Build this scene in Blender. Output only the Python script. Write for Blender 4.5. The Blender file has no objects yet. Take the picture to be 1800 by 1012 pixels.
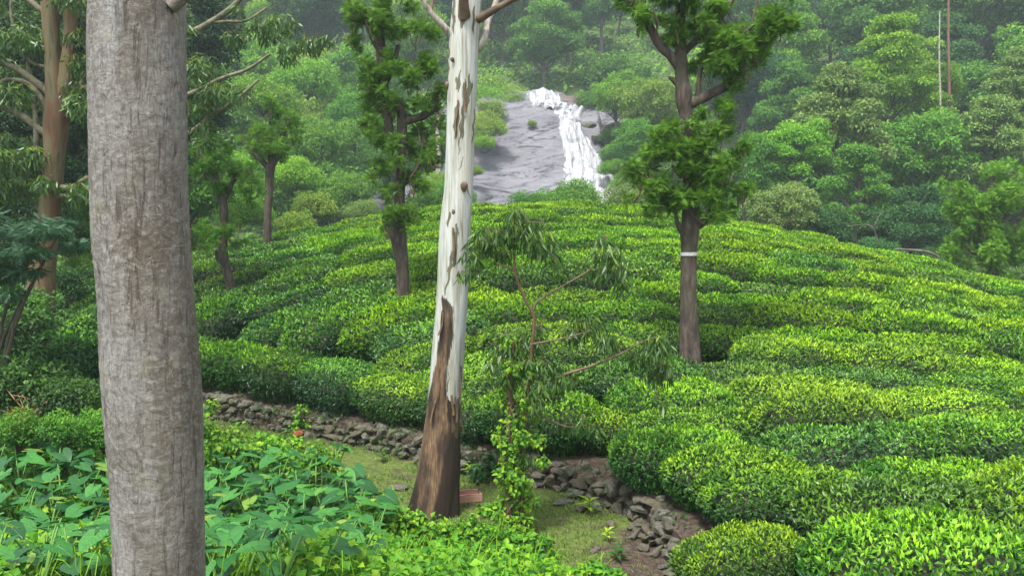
import bpy, bmesh, math, random
import numpy as np
from mathutils import Vector, Matrix, Euler

random.seed(7)
RNG = np.random.default_rng(7)
scene = bpy.context.scene
C = scene.collection

# ------------------------------------------------------------------ camera, sky, sun, exposure
F = 1413.0
PITCH = math.radians(4.3)
CT, ST = math.cos(PITCH), math.sin(PITCH)
CZ = 3.5
cam = bpy.data.cameras.new('camera')
camo = bpy.data.objects.new('camera', cam)
C.objects.link(camo)
cam.sensor_width = 36.0
cam.lens = 36.0 * F / 1800.0
cam.clip_start = 0.05
cam.clip_end = 3000
camo.location = (0, 0, CZ)
camo.rotation_euler = (math.radians(90) - PITCH, 0, 0)
scene.camera = camo

SUN_EL, SUN_AZ = math.radians(63), math.radians(205)      # azimuth measured clockwise from +Y
world = bpy.data.worlds.new('World')
scene.world = world
world.use_nodes = True
wn = world.node_tree
wn.nodes.clear()
sky = wn.nodes.new('ShaderNodeTexSky')
sky.sky_type = 'NISHITA'
sky.sun_disc = False
sky.sun_elevation = SUN_EL
sky.sun_rotation = SUN_AZ
sky.dust_density = 4.0
sky.altitude = 1000
hsv = wn.nodes.new('ShaderNodeHueSaturation')
hsv.inputs['Saturation'].default_value = 0.30
bg = wn.nodes.new('ShaderNodeBackground')
bg.inputs['Strength'].default_value = 0.09
wo = wn.nodes.new('ShaderNodeOutputWorld')
wn.links.new(sky.outputs[0], hsv.inputs['Color'])
wn.links.new(hsv.outputs[0], bg.inputs['Color'])
wn.links.new(bg.outputs[0], wo.inputs['Surface'])

sun = bpy.data.lights.new('sun', 'SUN')
sun.energy = 1.5
sun.angle = math.radians(12)
sun.color = (1.0, 0.965, 0.90)
suno = bpy.data.objects.new('sun', sun)
C.objects.link(suno)
sd = Vector((math.sin(SUN_AZ) * math.cos(SUN_EL), math.cos(SUN_AZ) * math.cos(SUN_EL), math.sin(SUN_EL)))
suno.rotation_euler = sd.to_track_quat('Z', 'Y').to_euler()
suno.location = (0, -5, 30)

vs = scene.view_settings
vs.view_transform = 'Standard'
vs.look = 'None'
vs.exposure = 2.3
vs.gamma = 1.0
vs.use_curve_mapping = False
scene.render.engine = 'CYCLES'
scene.cycles.use_denoising = True
scene.cycles.max_bounces = 5
scene.cycles.diffuse_bounces = 3
scene.cycles.glossy_bounces = 2
scene.cycles.transmission_bounces = 3
scene.cycles.volume_bounces = 1
scene.cycles.transparent_max_bounces = 4
scene.cycles.use_adaptive_sampling = True

# ------------------------------------------------------------------ helpers
def P(px, py, D):
    """World point at depth D (along +Y) seen at photograph pixel (px, py)."""
    x = (np.asarray(px, float) - 900) / F
    y = (506 - np.asarray(py, float)) / F
    dy = CT + y * ST
    dz = -ST + y * CT
    t = D / dy
    return np.stack(np.broadcast_arrays(x * t, D + 0 * t, CZ + dz * t), -1)

def proj(X, Y, Z):
    z = Z - CZ
    d = Y * CT - z * ST
    return 900 + F * X / d, 506 - F * (Y * ST + z * CT) / d

def _hash(ix, iy, iz, seed):
    h = (ix * 374761393 + iy * 668265263 + iz * 2147483647 + seed * 1274126177) & 0xFFFFFFFF
    h = ((h ^ (h >> 13)) * 1274126177) & 0xFFFFFFFF
    h = (h ^ (h >> 16)) & 0xFFFFFFFF
    return h / 4294967295.0

def vnoise(x, y, z=0.0, seed=0):
    x, y, z = np.broadcast_arrays(np.asarray(x, float), np.asarray(y, float), np.asarray(z, float))
    ix, iy, iz = np.floor(x).astype(np.int64), np.floor(y).astype(np.int64), np.floor(z).astype(np.int64)
    fx, fy, fz = x - ix, y - iy, z - iz
    fx, fy, fz = [t * t * (3 - 2 * t) for t in (fx, fy, fz)]
    r = 0
    for a in (0, 1):
        for b in (0, 1):
            for c in (0, 1):
                w = (fx if a else 1 - fx) * (fy if b else 1 - fy) * (fz if c else 1 - fz)
                r = r + w * _hash(ix + a, iy + b, iz + c, seed)
    return r * 2 - 1

def fbm(x, y, z=0.0, seed=0, o=4):
    r, a, s = 0, 1.0, 1.0
    for k in range(o):
        r = r + a * vnoise(np.asarray(x) * s, np.asarray(y) * s, np.asarray(z) * s, seed + k * 17)
        a *= .5
        s *= 2.03
    return r / 1.9

def sstep(a, b, x):
    t = np.clip((np.asarray(x, float) - a) / (b - a), 0, 1)
    return t * t * (3 - 2 * t)

def unit(v):
    return v / np.maximum(np.linalg.norm(v, axis=-1, keepdims=True), 1e-9)

class MB:
    """Collects geometry with numpy and links it as one mesh."""
    def __init__(self):
        self.v, self.f, self.m, self.t, self.n = [], [], [], [], 0
    def add(self, v, f, mat=0, tone=None):
        v = np.asarray(v, float).reshape(-1, 3)
        f = np.asarray(f, np.int64)
        self.v.append(v)
        self.f.append(f + self.n)
        self.m.append(np.full(len(f), mat, np.int32))
        if tone is None:
            tone = np.zeros((len(v), 3))
        tone = np.atleast_2d(np.asarray(tone, float))
        if tone.shape[1] < 3:
            tone = np.pad(tone, ((0, 0), (0, 3 - tone.shape[1])))
        self.t.append(np.broadcast_to(tone, (len(v), 3)))
        self.n += len(v)
    def mesh(self, name, mats, smooth=False, origin=(0, 0, 0)):
        me = bpy.data.meshes.new(name)
        v = np.concatenate(self.v) - np.asarray(origin)
        loops = np.concatenate([f.ravel() for f in self.f])
        tot = np.concatenate([np.full(len(f), f.shape[1]) for f in self.f])
        st = np.concatenate([[0], np.cumsum(tot)[:-1]])
        me.vertices.add(len(v))
        me.vertices.foreach_set('co', v.astype(np.float32).ravel())
        me.loops.add(len(loops))
        me.loops.foreach_set('vertex_index', loops.astype(np.int32))
        me.polygons.add(len(tot))
        me.polygons.foreach_set('loop_start', st.astype(np.int32))
        me.polygons.foreach_set('loop_total', tot.astype(np.int32))
        me.polygons.foreach_set('material_index', np.concatenate(self.m))
        me.polygons.foreach_set('use_smooth', np.full(len(tot), bool(smooth)))
        t = np.concatenate(self.t)
        at = me.attributes.new('tone', 'FLOAT_COLOR', 'POINT')
        col = np.ones((len(v), 4), np.float32)
        col[:, :3] = t
        at.data.foreach_set('color', col.ravel())
        for m in (mats if isinstance(mats, (list, tuple)) else [mats]):
            me.materials.append(m)
        me.update(calc_edges=True)
        return me
    def build(self, name, mats, parent=None, smooth=False, origin=(0, 0, 0)):
        o = bpy.data.objects.new(name, self.mesh(name, mats, smooth, origin))
        C.objects.link(o)
        if parent is not None:
            o.parent = parent
        else:
            o.location = origin
        return o

def tag(o, label=None, cat=None, group=None, kind=None):
    if label: o['label'] = label
    if cat: o['category'] = cat
    if group: o['group'] = group
    if kind: o['kind'] = kind
    return o

def thing(name, label, cat, loc=(0, 0, 0), group=None):
    o = bpy.data.objects.new(name, None)
    o.empty_display_size = .2
    C.objects.link(o)
    o.location = loc
    return tag(o, label, cat, group)

def link_mesh(name, me, parent=None, mat=None):
    o = bpy.data.objects.new(name, me)
    C.objects.link(o)
    if parent is not None:
        o.parent = parent
    if mat is not None:
        o.material_slots[0].link = 'OBJECT'
        o.material_slots[0].material = mat
    return o

def tube(mb, pts, rad, n=8, mat=0, bump=0.0, seed=0, tone=None, flare=None):
    """Tapered tube along a polyline (points are first smoothed)."""
    pts = np.asarray(pts, float)
    rad = np.asarray(rad, float)
    T = np.gradient(pts, axis=0)
    T = unit(T)
    ref = np.array([0, 1.0, 0]) if abs(T[0][1]) < .9 else np.array([1.0, 0, 0])
    V, K = [], len(pts)
    for i in range(K):
        a = unit(np.cross(T[i], ref))
        b = np.cross(a, T[i])
        ref = unit(ref - T[i] * np.dot(ref, T[i]))
        ref = unit(np.cross(T[i], a)) if np.linalg.norm(ref) < 1e-6 else ref
        ang = np.linspace(0, 2 * math.pi, n, endpoint=False)
        r = rad[i] * np.ones(n)
        ring = pts[i] + np.outer(np.cos(ang) * r, a) + np.outer(np.sin(ang) * r, b)
        V.append(ring)
    V = np.array(V)
    if bump > 0:
        c = pts[:, None, :]
        d = V - c
        k = 1 + bump * fbm(V[..., 0] * 9 + seed, V[..., 1] * 9, V[..., 2] * 3.5, seed, 3)
        V = c + d * k[..., None]
    idx = np.arange(K * n).reshape(K, n)
    q = np.stack([idx[:-1], np.roll(idx, -1, 1)[:-1], np.roll(idx, -1, 1)[1:], idx[1:]], -1).reshape(-1, 4)
    mb.add(V.reshape(-1, 3), q, mat, tone)
    tip = np.vstack([V[-1], pts[-1:] + T[-1] * rad[-1] * .6])
    mb.add(tip, [[i, (i + 1) % n, n] for i in range(n)], mat, tone)

def smooth_line(pts, rad, step=4):
    """Catmull-Rom resample of points and radii."""
    p = np.column_stack([np.asarray(pts, float), np.asarray(rad, float)])
    if len(p) < 3:
        t = np.linspace(0, 1, step + 1)[:, None]
        q = p[0] * (1 - t) + p[-1] * t
        return q[:, :3], q[:, 3]
    e = np.vstack([2 * p[0] - p[1], p, 2 * p[-1] - p[-2]])
    out = []
    for i in range(1, len(e) - 2):
        for t in np.linspace(0, 1, step, endpoint=False):
            out.append(.5 * ((2 * e[i]) + (-e[i - 1] + e[i + 1]) * t + (2 * e[i - 1] - 5 * e[i] + 4 * e[i + 1] - e[i + 2]) * t ** 2
                             + (-e[i - 1] + 3 * e[i] - 3 * e[i + 1] + e[i + 2]) * t ** 3))
    out.append(p[-1])
    out = np.array(out)
    return out[:, :3], np.maximum(out[:, 3], 1e-3)

def pxline(L, D, dd=None):
    """[(px, py, half-width px)...] at depth D -> world points and radii."""
    L = np.asarray(L, float)
    dep = np.full(len(L), float(D)) + (0 if dd is None else np.asarray(dd, float))
    pts = np.array([P(a[0], a[1], d) for a, d in zip(L, dep)])
    return pts, L[:, 2] * dep / F

# ---- leaves
def frames(A, Nn):
    A = unit(A)
    S = unit(np.cross(A, Nn) + 1e-6)
    N = np.cross(S, A)
    return A, S, N

def leaves(mb, Pn, A, Nn, L, W, tone, kind='fold4', mat=0, fold=.25, droop=.15):
    A, S, N = frames(A, Nn)
    n = len(Pn)
    L = np.broadcast_to(L, n)[:, None]
    W = np.broadcast_to(W, n)[:, None]
    if kind == 'fold2':
        v = np.stack([Pn, Pn + A * L * .42 + S * W * .5 + N * W * fold, Pn + A * L - N * L * droop, Pn + A * L * .42 - S * W * .5 + N * W * fold], 1)
        f = np.array([[0, 1, 2], [0, 2, 3]])
        k = 4
    elif kind == 'fold4':
        v = np.stack([Pn, Pn + A * L * .42 + S * W * .5 + N * W * fold, Pn + A * L - N * L * droop, Pn + A * L * .42 - S * W * .5 + N * W * fold, Pn + A * L * .52], 1)
        f = np.array([[0, 1, 4], [0, 4, 3], [1, 2, 4], [4, 2, 3]])
        k = 5
    elif kind == 'long':
        c1, c2 = Pn + A * L * .33 - N * L * droop * .2, Pn + A * L * .68 - N * L * droop * .6
        v = np.stack([Pn, c1 + S * W * .5, c1 - S * W * .5, c2 + S * W * .38, c2 - S * W * .38, Pn + A * L - N * L * droop], 1)
        f = np.array([[0, 1, 2], [2, 1, 3], [2, 3, 4], [4, 3, 5]])
        k = 6
    v = v.reshape(-1, 3)
    ff = (np.arange(n)[:, None, None] * k + f[None]).reshape(-1, 3)
    mb.add(v, ff, mat, np.repeat(tone, k, 0))

def fronds(mb, Pn, A, Nn, L, tone, pairs=6, wid=.36, mat=0, thick=.05, droop=.25):
    """Feathery pinnate leaves: a rachis with pairs of narrow leaflets, one triangle each."""
    A, S, N = frames(A, Nn)
    n = len(Pn)
    L = np.broadcast_to(L, n)[:, None]
    for k in range(pairs):
        t = (k + .6) / pairs
        c = Pn + A * L * t - N * L * droop * t * t
        w = L * wid * math.sin(math.pi * min(.93, t * .78 + .2))
        for s in (-1, 1):
            tip = c + A * w * .75 + s * S * w - N * w * .25
            v = np.stack([c - A * L * thick, c + A * L * thick, tip], 1).reshape(-1, 3)
            mb.add(v, np.arange(n * 3).reshape(-1, 3), mat, np.repeat(tone, 3, 0))
    v = np.stack([Pn, Pn + S * L * .02 + A * L * .5 - N * L * droop * .25, Pn + A * L * 1.05 - N * L * droop], 1).reshape(-1, 3)
    mb.add(v, np.arange(n * 3).reshape(-1, 3), mat, np.repeat(tone, 3, 0))

def rdir(n, rng=None):
    rng = rng or RNG
    v = rng.normal(size=(n, 3))
    return unit(v)

ORD = 'first second third fourth fifth sixth seventh eighth ninth tenth eleventh twelfth thirteenth fourteenth fifteenth sixteenth seventeenth eighteenth nineteenth twentieth'.split()
def ordw(i):
    if i < 20: return ORD[i]
    t_ = ['twenty', 'thirty', 'forty', 'fifty', 'sixty'][(i + 1) // 10 - 2]
    return t_ + ('-' + ORD[(i + 1) % 10 - 1] if (i + 1) % 10 else 'th')
def order_labels(items, fmt):
    """items: [(thing, key)]; each bucket is numbered from the left as seen in the picture."""
    bk = {}
    for t_, key in items: bk.setdefault(key, []).append(t_)
    for key, L_ in bk.items():
        L_.sort(key=lambda o: float(proj(o.location[0], o.location[1], o.location[2])[0]))
        for i_, o in enumerate(L_):
            o['label'] = fmt(i_, len(L_), key)

# ------------------------------------------------------------------ materials
def mat_new(name):
    m = bpy.data.materials.new(name)
    m.use_nodes = True
    nt = m.node_tree
    nt.nodes.clear()
    return m, nt

def N_(nt, typ, **kw):
    n = nt.nodes.new(typ)
    for k, v in kw.items():
        if k.startswith('i_'):
            n.inputs[k[2:].replace('_', ' ')].default_value = v
        else:
            setattr(n, k, v)
    return n

def mix(nt, fac, a, b, blend='MIX'):
    n = nt.nodes.new('ShaderNodeMix')
    n.data_type = 'RGBA'
    n.blend_type = blend
    for s, x in ((0, fac), (6, a), (7, b)):
        if isinstance(x, bpy.types.NodeSocket):
            nt.links.new(x, n.inputs[s])
        elif s == 0:
            n.inputs[0].default_value = x
        else:
            n.inputs[s].default_value = (*x, 1)
    return n.outputs[2]

def ramp(nt, src, stops):
    r = nt.nodes.new('ShaderNodeValToRGB')
    el = r.color_ramp.elements
    while len(el) < len(stops):
        el.new(.5)
    for e, (p, c) in zip(el, stops):
        e.position = p
        e.color = (*c, 1) if isinstance(c, (tuple, list)) else (c, c, c, 1)
    nt.links.new(src, r.inputs[0])
    return r.outputs[0]

def noise(nt, scale, vec=None, detail=4, rough=.55, dist=0.0, xyz=None):
    n = N_(nt, 'ShaderNodeTexNoise')
    n.inputs['Scale'].default_value = scale
    n.inputs['Detail'].default_value = detail
    n.inputs['Roughness'].default_value = rough
    n.inputs['Distortion'].default_value = dist
    if vec is not None:
        if xyz is not None:
            mp = N_(nt, 'ShaderNodeMapping')
            mp.inputs['Scale'].default_value = xyz
            nt.links.new(vec, mp.inputs[0])
            vec = mp.outputs[0]
        nt.links.new(vec, n.inputs['Vector'])
    return n.outputs[0]

def math_(nt, op, a, b=0.0):
    n = nt.nodes.new('ShaderNodeMath')
    n.operation = op
    for s, x in ((0, a), (1, b)):
        if isinstance(x, bpy.types.NodeSocket):
            nt.links.new(x, n.inputs[s])
        else:
            n.inputs[s].default_value = x
    return n.outputs[0]

def leaf_mat(name, dark, light, young=None, trans=.3, rough=.45, var=.18, spec=.45):
    m, nt = mat_new(name)
    at = N_(nt, 'ShaderNodeAttribute', attribute_name='tone')
    sp = N_(nt, 'ShaderNodeSeparateColor')
    nt.links.new(at.outputs['Color'], sp.inputs[0])
    col = mix(nt, sp.outputs[0], dark, light)
    if young is not None:
        col = mix(nt, sp.outputs[1], col, young)
    oi = N_(nt, 'ShaderNodeObjectInfo')
    hs = N_(nt, 'ShaderNodeHueSaturation')
    mr = N_(nt, 'ShaderNodeMapRange')
    mr.inputs[3].default_value = 1 - var
    mr.inputs[4].default_value = 1 + var
    nt.links.new(oi.outputs['Random'], mr.inputs[0])
    nt.links.new(mr.outputs[0], hs.inputs['Value'])
    wn2 = N_(nt, 'ShaderNodeTexWhiteNoise', noise_dimensions='1D')
    nt.links.new(oi.outputs['Random'], wn2.inputs['W'])
    mr2 = N_(nt, 'ShaderNodeMapRange')
    mr2.inputs[3].default_value = .5 - var * .07
    mr2.inputs[4].default_value = .5 + var * .07
    nt.links.new(wn2.outputs[0], mr2.inputs[0])
    nt.links.new(mr2.outputs[0], hs.inputs['Hue'])
    nt.links.new(col, hs.inputs['Color'])
    bs = N_(nt, 'ShaderNodeBsdfPrincipled')
    bs.inputs['Roughness'].default_value = rough
    bs.inputs['Specular IOR Level'].default_value = spec
    nt.links.new(hs.outputs[0], bs.inputs['Base Color'])
    tr = N_(nt, 'ShaderNodeBsdfTranslucent')
    tc = mix(nt, .55, hs.outputs[0], (.9, 1.0, .25), 'MULTIPLY')
    tb = N_(nt, 'ShaderNodeBrightContrast')
    tb.inputs['Bright'].default_value = .02
    nt.links.new(tc, tb.inputs[0])
    nt.links.new(tb.outputs[0], tr.inputs['Color'])
    ms = N_(nt, 'ShaderNodeMixShader')
    ms.inputs[0].default_value = trans
    nt.links.new(bs.outputs[0], ms.inputs[1])
    nt.links.new(tr.outputs[0], ms.inputs[2])
    out = N_(nt, 'ShaderNodeOutputMaterial')
    nt.links.new(ms.outputs[0], out.inputs['Surface'])
    return m

def solid_mat(name, colf, rough=.8, bumpf=None, bump=.3, bdist=.02, spec=.3):
    """colf(nt, objcoord) -> colour socket, bumpf likewise -> height socket."""
    m, nt = mat_new(name)
    tc = N_(nt, 'ShaderNodeTexCoord')
    bs = N_(nt, 'ShaderNodeBsdfPrincipled')
    bs.inputs['Roughness'].default_value = rough
    bs.inputs['Specular IOR Level'].default_value = spec
    c = colf(nt, tc.outputs['Object'])
    nt.links.new(c, bs.inputs['Base Color'])
    if bumpf:
        b = N_(nt, 'ShaderNodeBump')
        b.inputs['Strength'].default_value = bump
        b.inputs['Distance'].default_value = bdist
        nt.links.new(bumpf(nt, tc.outputs['Object']), b.inputs['Height'])
        nt.links.new(b.outputs[0], bs.inputs['Normal'])
    out = N_(nt, 'ShaderNodeOutputMaterial')
    nt.links.new(bs.outputs[0], out.inputs['Surface'])
    return m

M = {}
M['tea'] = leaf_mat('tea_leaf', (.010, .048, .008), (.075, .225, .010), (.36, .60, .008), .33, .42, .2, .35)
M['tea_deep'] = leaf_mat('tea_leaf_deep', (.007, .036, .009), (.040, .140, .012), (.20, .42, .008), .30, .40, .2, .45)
M['tea_far'] = leaf_mat('tea_leaf_far', (.013, .055, .008), (.088, .25, .010), (.38, .63, .008), .34, .48, .16, .3)
M['creeper'] = leaf_mat('creeper_leaf', (.028, .12, .008), (.10, .29, .012), (.27, .44, .015), .35, .55, .1, .3)
M['shrub_dark'] = leaf_mat('shrub_leaf_dark', (.007, .034, .008), (.028, .10, .012), (.08, .20, .015), .3, .5, .15, .3)
M['oak'] = leaf_mat('silver_oak_leaf', (.022, .085, .014), (.095, .24, .020), (.26, .48, .020), .45, .6, .08, .25)
M['oak_light'] = leaf_mat('silver_oak_leaf_light', (.035, .12, .014), (.13, .30, .022), (.26, .48, .025), .42, .6, .08, .25)
M['gum'] = leaf_mat('gum_leaf', (.008, .042, .012), (.036, .110, .018), (.16, .24, .015), .28, .42, .1, .4)
M['feather'] = leaf_mat('wattle_leaf', (.006, .035, .018), (.022, .085, .038), (.05, .14, .045), .25, .5, .1)
M['painted_shade'] = leaf_mat('painted_shade_leaf', (.006, .030, .006), (.026, .085, .012), (.07, .17, .015), .3, .55, .2, .3)  # darker leaf: shade of the left thicket is painted into the colour
M['far_dark'] = leaf_mat('forest_leaf_dark', (.016, .070, .022), (.055, .165, .036), (.11, .25, .035), .36, .6, .25, .25)
M['far_mid'] = leaf_mat('forest_leaf_mid', (.032, .12, .016), (.11, .27, .026), (.22, .42, .026), .38, .6, .2, .25)
M['far_bright'] = leaf_mat('forest_leaf_bright', (.07, .20, .014), (.20, .40, .024), (.34, .52, .03), .38, .6, .15, .25)
M['far_yellow'] = leaf_mat('forest_leaf_yellow', (.09, .18, .014), (.22, .36, .028), (.36, .45, .04), .36, .6, .15)
M['far_pale'] = leaf_mat('forest_leaf_pale', (.08, .16, .035), (.19, .31, .06), (.32, .43, .08), .34, .6, .12)
M['grass'] = leaf_mat('grass_blade', (.06, .12, .018), (.15, .25, .03), (.30, .34, .07), .3, .6, .0)
M['dry'] = leaf_mat('dry_frond', (.16, .08, .03), (.30, .17, .08), None, .2, .7, .1)

def bark_dark_c(nt, v):
    a = noise(nt, 1, v, 5, .6, .3, (14, 14, 4))
    b = noise(nt, 1, v, 3, .5, 0, (3, 3, 1.5))
    c = ramp(nt, a, [(.3, (.018, .013, .011)), (.55, (.06, .046, .035)), (.75, (.12, .105, .085))])
    return mix(nt, ramp(nt, b, [(.45, 0), (.7, .55)]), c, (.05, .055, .03))
M['bark_dark'] = solid_mat('bark_dark', bark_dark_c, .9, lambda nt, v: noise(nt, 1, v, 5, .6, .3, (20, 20, 5)), .8, .03)
def bark_far_c(nt, v):
    return ramp(nt, noise(nt, 1, v, 3, .6, 0, (4, 4, 1)), [(.3, (.05, .04, .03)), (.7, (.13, .11, .09))])
M['bark_far'] = solid_mat('bark_far', bark_far_c, .9)
M['bark_orange'] = solid_mat('bark_orange', lambda nt, v: ramp(nt, noise(nt, 1, v, 3, .6, 0, (4, 4, .5)), [(.3, (.07, .035, .02)), (.7, (.17, .095, .06))]), .9)
def bark_grey_c(nt, v):
    big = noise(nt, 1, v, 3, .5, .4, (5, 5, 1.6))
    wr = noise(nt, 1, v, 6, .65, 2.8, (13, 13, 22))
    vert = noise(nt, 1, v, 5, .6, .8, (34, 34, 4.5))
    fine = noise(nt, 1, v, 4, .7, .3, (120, 120, 22))
    c = ramp(nt, big, [(.38, (.23, .228, .228)), (.50, (.16, .153, .147)), (.62, (.11, .098, .083))])
    c = mix(nt, ramp(nt, wr, [(.38, 0.0), (.50, .15), (.64, .7)]), c, (.30, .297, .292))
    c = mix(nt, ramp(nt, vert, [(.34, .75), (.42, 0.0)]), c, (.055, .043, .033))
    c = mix(nt, ramp(nt, fine, [(.35, .5), (.6, 0.0)]), c, (.075, .06, .047))
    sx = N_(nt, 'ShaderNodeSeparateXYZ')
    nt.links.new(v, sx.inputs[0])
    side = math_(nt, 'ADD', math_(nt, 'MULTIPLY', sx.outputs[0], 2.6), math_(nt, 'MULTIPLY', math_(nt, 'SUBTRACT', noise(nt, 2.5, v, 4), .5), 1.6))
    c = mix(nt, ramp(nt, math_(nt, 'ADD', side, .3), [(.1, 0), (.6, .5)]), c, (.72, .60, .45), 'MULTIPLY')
    sw = noise(nt, 1, v, 4, .6, 3.2, (6, 6, 5.5))
    c = mix(nt, ramp(nt, sw, [(.465, 0), (.49, .6), (.51, 0)]), c, (.05, .04, .032))
    sw2 = noise(nt, 1, v, 5, .65, 2.4, (11, 11, 15))
    c = mix(nt, ramp(nt, sw2, [(.38, .45), (.46, 0), (.62, 0)]), c, (.07, .06, .048))
    c = mix(nt, ramp(nt, sw2, [(.58, 0), (.70, .35)]), c, (.33, .325, .315))
    lich = noise(nt, 1, v, 4, .6, 0, (9, 9, 6))
    return mix(nt, ramp(nt, lich, [(.60, 0), (.72, .35)]), c, (.21, .21, .13))
def bark_grey_b(nt, v):
    wr = noise(nt, 1, v, 6, .65, 2.8, (13, 13, 22))
    vert = noise(nt, 1, v, 5, .6, .8, (34, 34, 4.5))
    vv = ramp(nt, vert, [(.33, 0), (.48, 1.0)])
    return math_(nt, 'ADD', math_(nt, 'MULTIPLY', wr, .6), math_(nt, 'MULTIPLY', vv, .7))
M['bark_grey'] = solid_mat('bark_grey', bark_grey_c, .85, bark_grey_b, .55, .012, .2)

def bark_white_c(nt, v):
    at = N_(nt, 'ShaderNodeAttribute', attribute_name='tone')
    sp = N_(nt, 'ShaderNodeSeparateColor')
    nt.links.new(at.outputs['Color'], sp.inputs[0])
    streak = noise(nt, 1, v, 5, .6, .3, (30, 30, 1.6))
    fine = noise(nt, 1, v, 4, .65, .2, (90, 90, 6))
    pale = ramp(nt, streak, [(.32, (.16, .15, .10)), (.42, (.27, .275, .235)), (.54, (.34, .355, .33)), (.66, (.40, .415, .40))])
    pale = mix(nt, ramp(nt, noise(nt, 1, v, 3, .5, 0, (7, 7, .8)), [(.5, 0), (.72, .5)]), pale, (.33, .29, .20))
    pale = mix(nt, ramp(nt, fine, [(.3, .4), (.5, 0.0)]), pale, (.17, .15, .105))
    # brown fibrous stocking, threshold of painted field plus stretched noise
    jag = math_(nt, 'MULTIPLY', math_(nt, 'SUBTRACT', noise(nt, 1, v, 6, .7, .25, (48, 48, 3.2)), .5), 1.5)
    fb = noise(nt, 1, v, 5, .65, .4, (60, 60, 5))
    brown = ramp(nt, fb, [(.3, (.035, .022, .014)), (.5, (.115, .070, .038)), (.68, (.22, .15, .085))])
    patch = noise(nt, 1, v, 3, .5, .3, (6, 6, 1.8))
    brown = mix(nt, ramp(nt, patch, [(.40, .85), (.58, 0)]), brown, (.018, .012, .009))
    dk = ramp(nt, math_(nt, 'ADD', sp.outputs[2], math_(nt, 'MULTIPLY', math_(nt, 'SUBTRACT', fb, .5), 1.6)), [(.38, 0), (.62, .9)])
    brown = mix(nt, dk, brown, (.016, .011, .008))
    k1 = ramp(nt, math_(nt, 'ADD', sp.outputs[0], jag), [(.44, 0), (.56, 1)])
    c = mix(nt, k1, pale, brown)
    k2 = ramp(nt, math_(nt, 'ADD', sp.outputs[1], math_(nt, 'MULTIPLY', jag, 1.5)), [(.48, 0), (.60, .9)])
    c = mix(nt, k2, c, ramp(nt, streak, [(.35, (.035, .03, .014)), (.6, (.085, .075, .035))]))
    return c
M['bark_white'] = solid_mat('bark_white', bark_white_c, .75, lambda nt, v: noise(nt, 1, v, 5, .65, .3, (45, 45, 4)), .45, .015, .3)
def bark_gum_c(nt, v):
    s = noise(nt, 1, v, 4, .6, .3, (9, 9, .9))
    return ramp(nt, s, [(.30, (.035, .03, .016)), (.42, (.095, .085, .04)), (.52, (.10, .065, .03)), (.62, (.10, .038, .02)), (.72, (.08, .075, .04))])
M['bark_gum'] = solid_mat('bark_gum', bark_gum_c, .75, lambda nt, v: noise(nt, 1, v, 4, .6, .3, (16, 16, 3)), .4, .02)
def bark_limb_c(nt, v):
    return ramp(nt, noise(nt, 1, v, 4, .6, .3, (8, 8, 8)), [(.35, (.06, .053, .033)), (.6, (.15, .14, .085)), (.75, (.085, .09, .04))])
M['bark_limb'] = solid_mat('bark_limb', bark_limb_c, .8)
def bark_pale_c(nt, v):
    return ramp(nt, noise(nt, 1, v, 4, .6, .3, (18, 18, 8)), [(.30, (.09, .07, .05)), (.48, (.26, .23, .18)), (.7, (.40, .39, .35))])
M['bark_pale'] = solid_mat('bark_pale_limb', bark_pale_c, .75)
M['stem'] = solid_mat('sapling_stem', lambda nt, v: ramp(nt, noise(nt, 1, v, 4, .6, .3, (30, 30, 5)), [(.3, (.04, .025, .013)), (.6, (.11, .068, .035)), (.75, (.10, .10, .04))]), .8)
M['twig'] = solid_mat('twig_bark', lambda nt, v: ramp(nt, noise(nt, 8, v), [(.3, (.06, .04, .028)), (.7, (.15, .105, .07))]), .85)
M['dark_core_and_wood'] = solid_mat('dark_core_and_wood', lambda nt, v: ramp(nt, noise(nt, 20, v), [(.3, (.015, .022, .010)), (.7, (.045, .050, .026))]), .9)  # stems and bush core; inner shade is put into this dark tone
M['stub'] = solid_mat('white_paint_band', lambda nt, v: ramp(nt, noise(nt, 30, v), [(.3, (.28, .28, .27)), (.6, (.42, .42, .41))]), .7)

def stone_c(nt, v):
    oi = N_(nt, 'ShaderNodeObjectInfo')
    a = noise(nt, 9, v, 5, .65)
    c = ramp(nt, a, [(.3, (.028, .026, .022)), (.5, (.095, .088, .078)), (.7, (.20, .19, .175))])
    c = mix(nt, ramp(nt, oi.outputs['Random'], [(0, .0), (.5, .35), (1, .9)]), c, (.095, .072, .05), 'MIX')
    ln = noise(nt, 5, v, 5, .6)
    c = mix(nt, ramp(nt, ln, [(.48, 0), (.60, .8)]), c, (.045, .06, .016))
    return c
M['stone'] = solid_mat('fieldstone', stone_c, .85, lambda nt, v: noise(nt, 14, v, 6, .65), .6, .03, .35)
M['laterite'] = solid_mat('red_stone', lambda nt, v: ramp(nt, noise(nt, 14, v, 5, .65), [(.3, (.11, .03, .015)), (.6, (.30, .10, .05)), (.75, (.36, .2, .12))]), .9)
M['timber'] = solid_mat('reddish_timber', lambda nt, v: ramp(nt, noise(nt, 1, v, 4, .6, .2, (4, 40, 40)), [(.3, (.30, .14, .10)), (.6, (.50, .27, .20)), (.8, (.6, .42, .34))]), .7, lambda nt, v: noise(nt, 1, v, 4, .6, .2, (4, 60, 60)), .3, .01)

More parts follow.
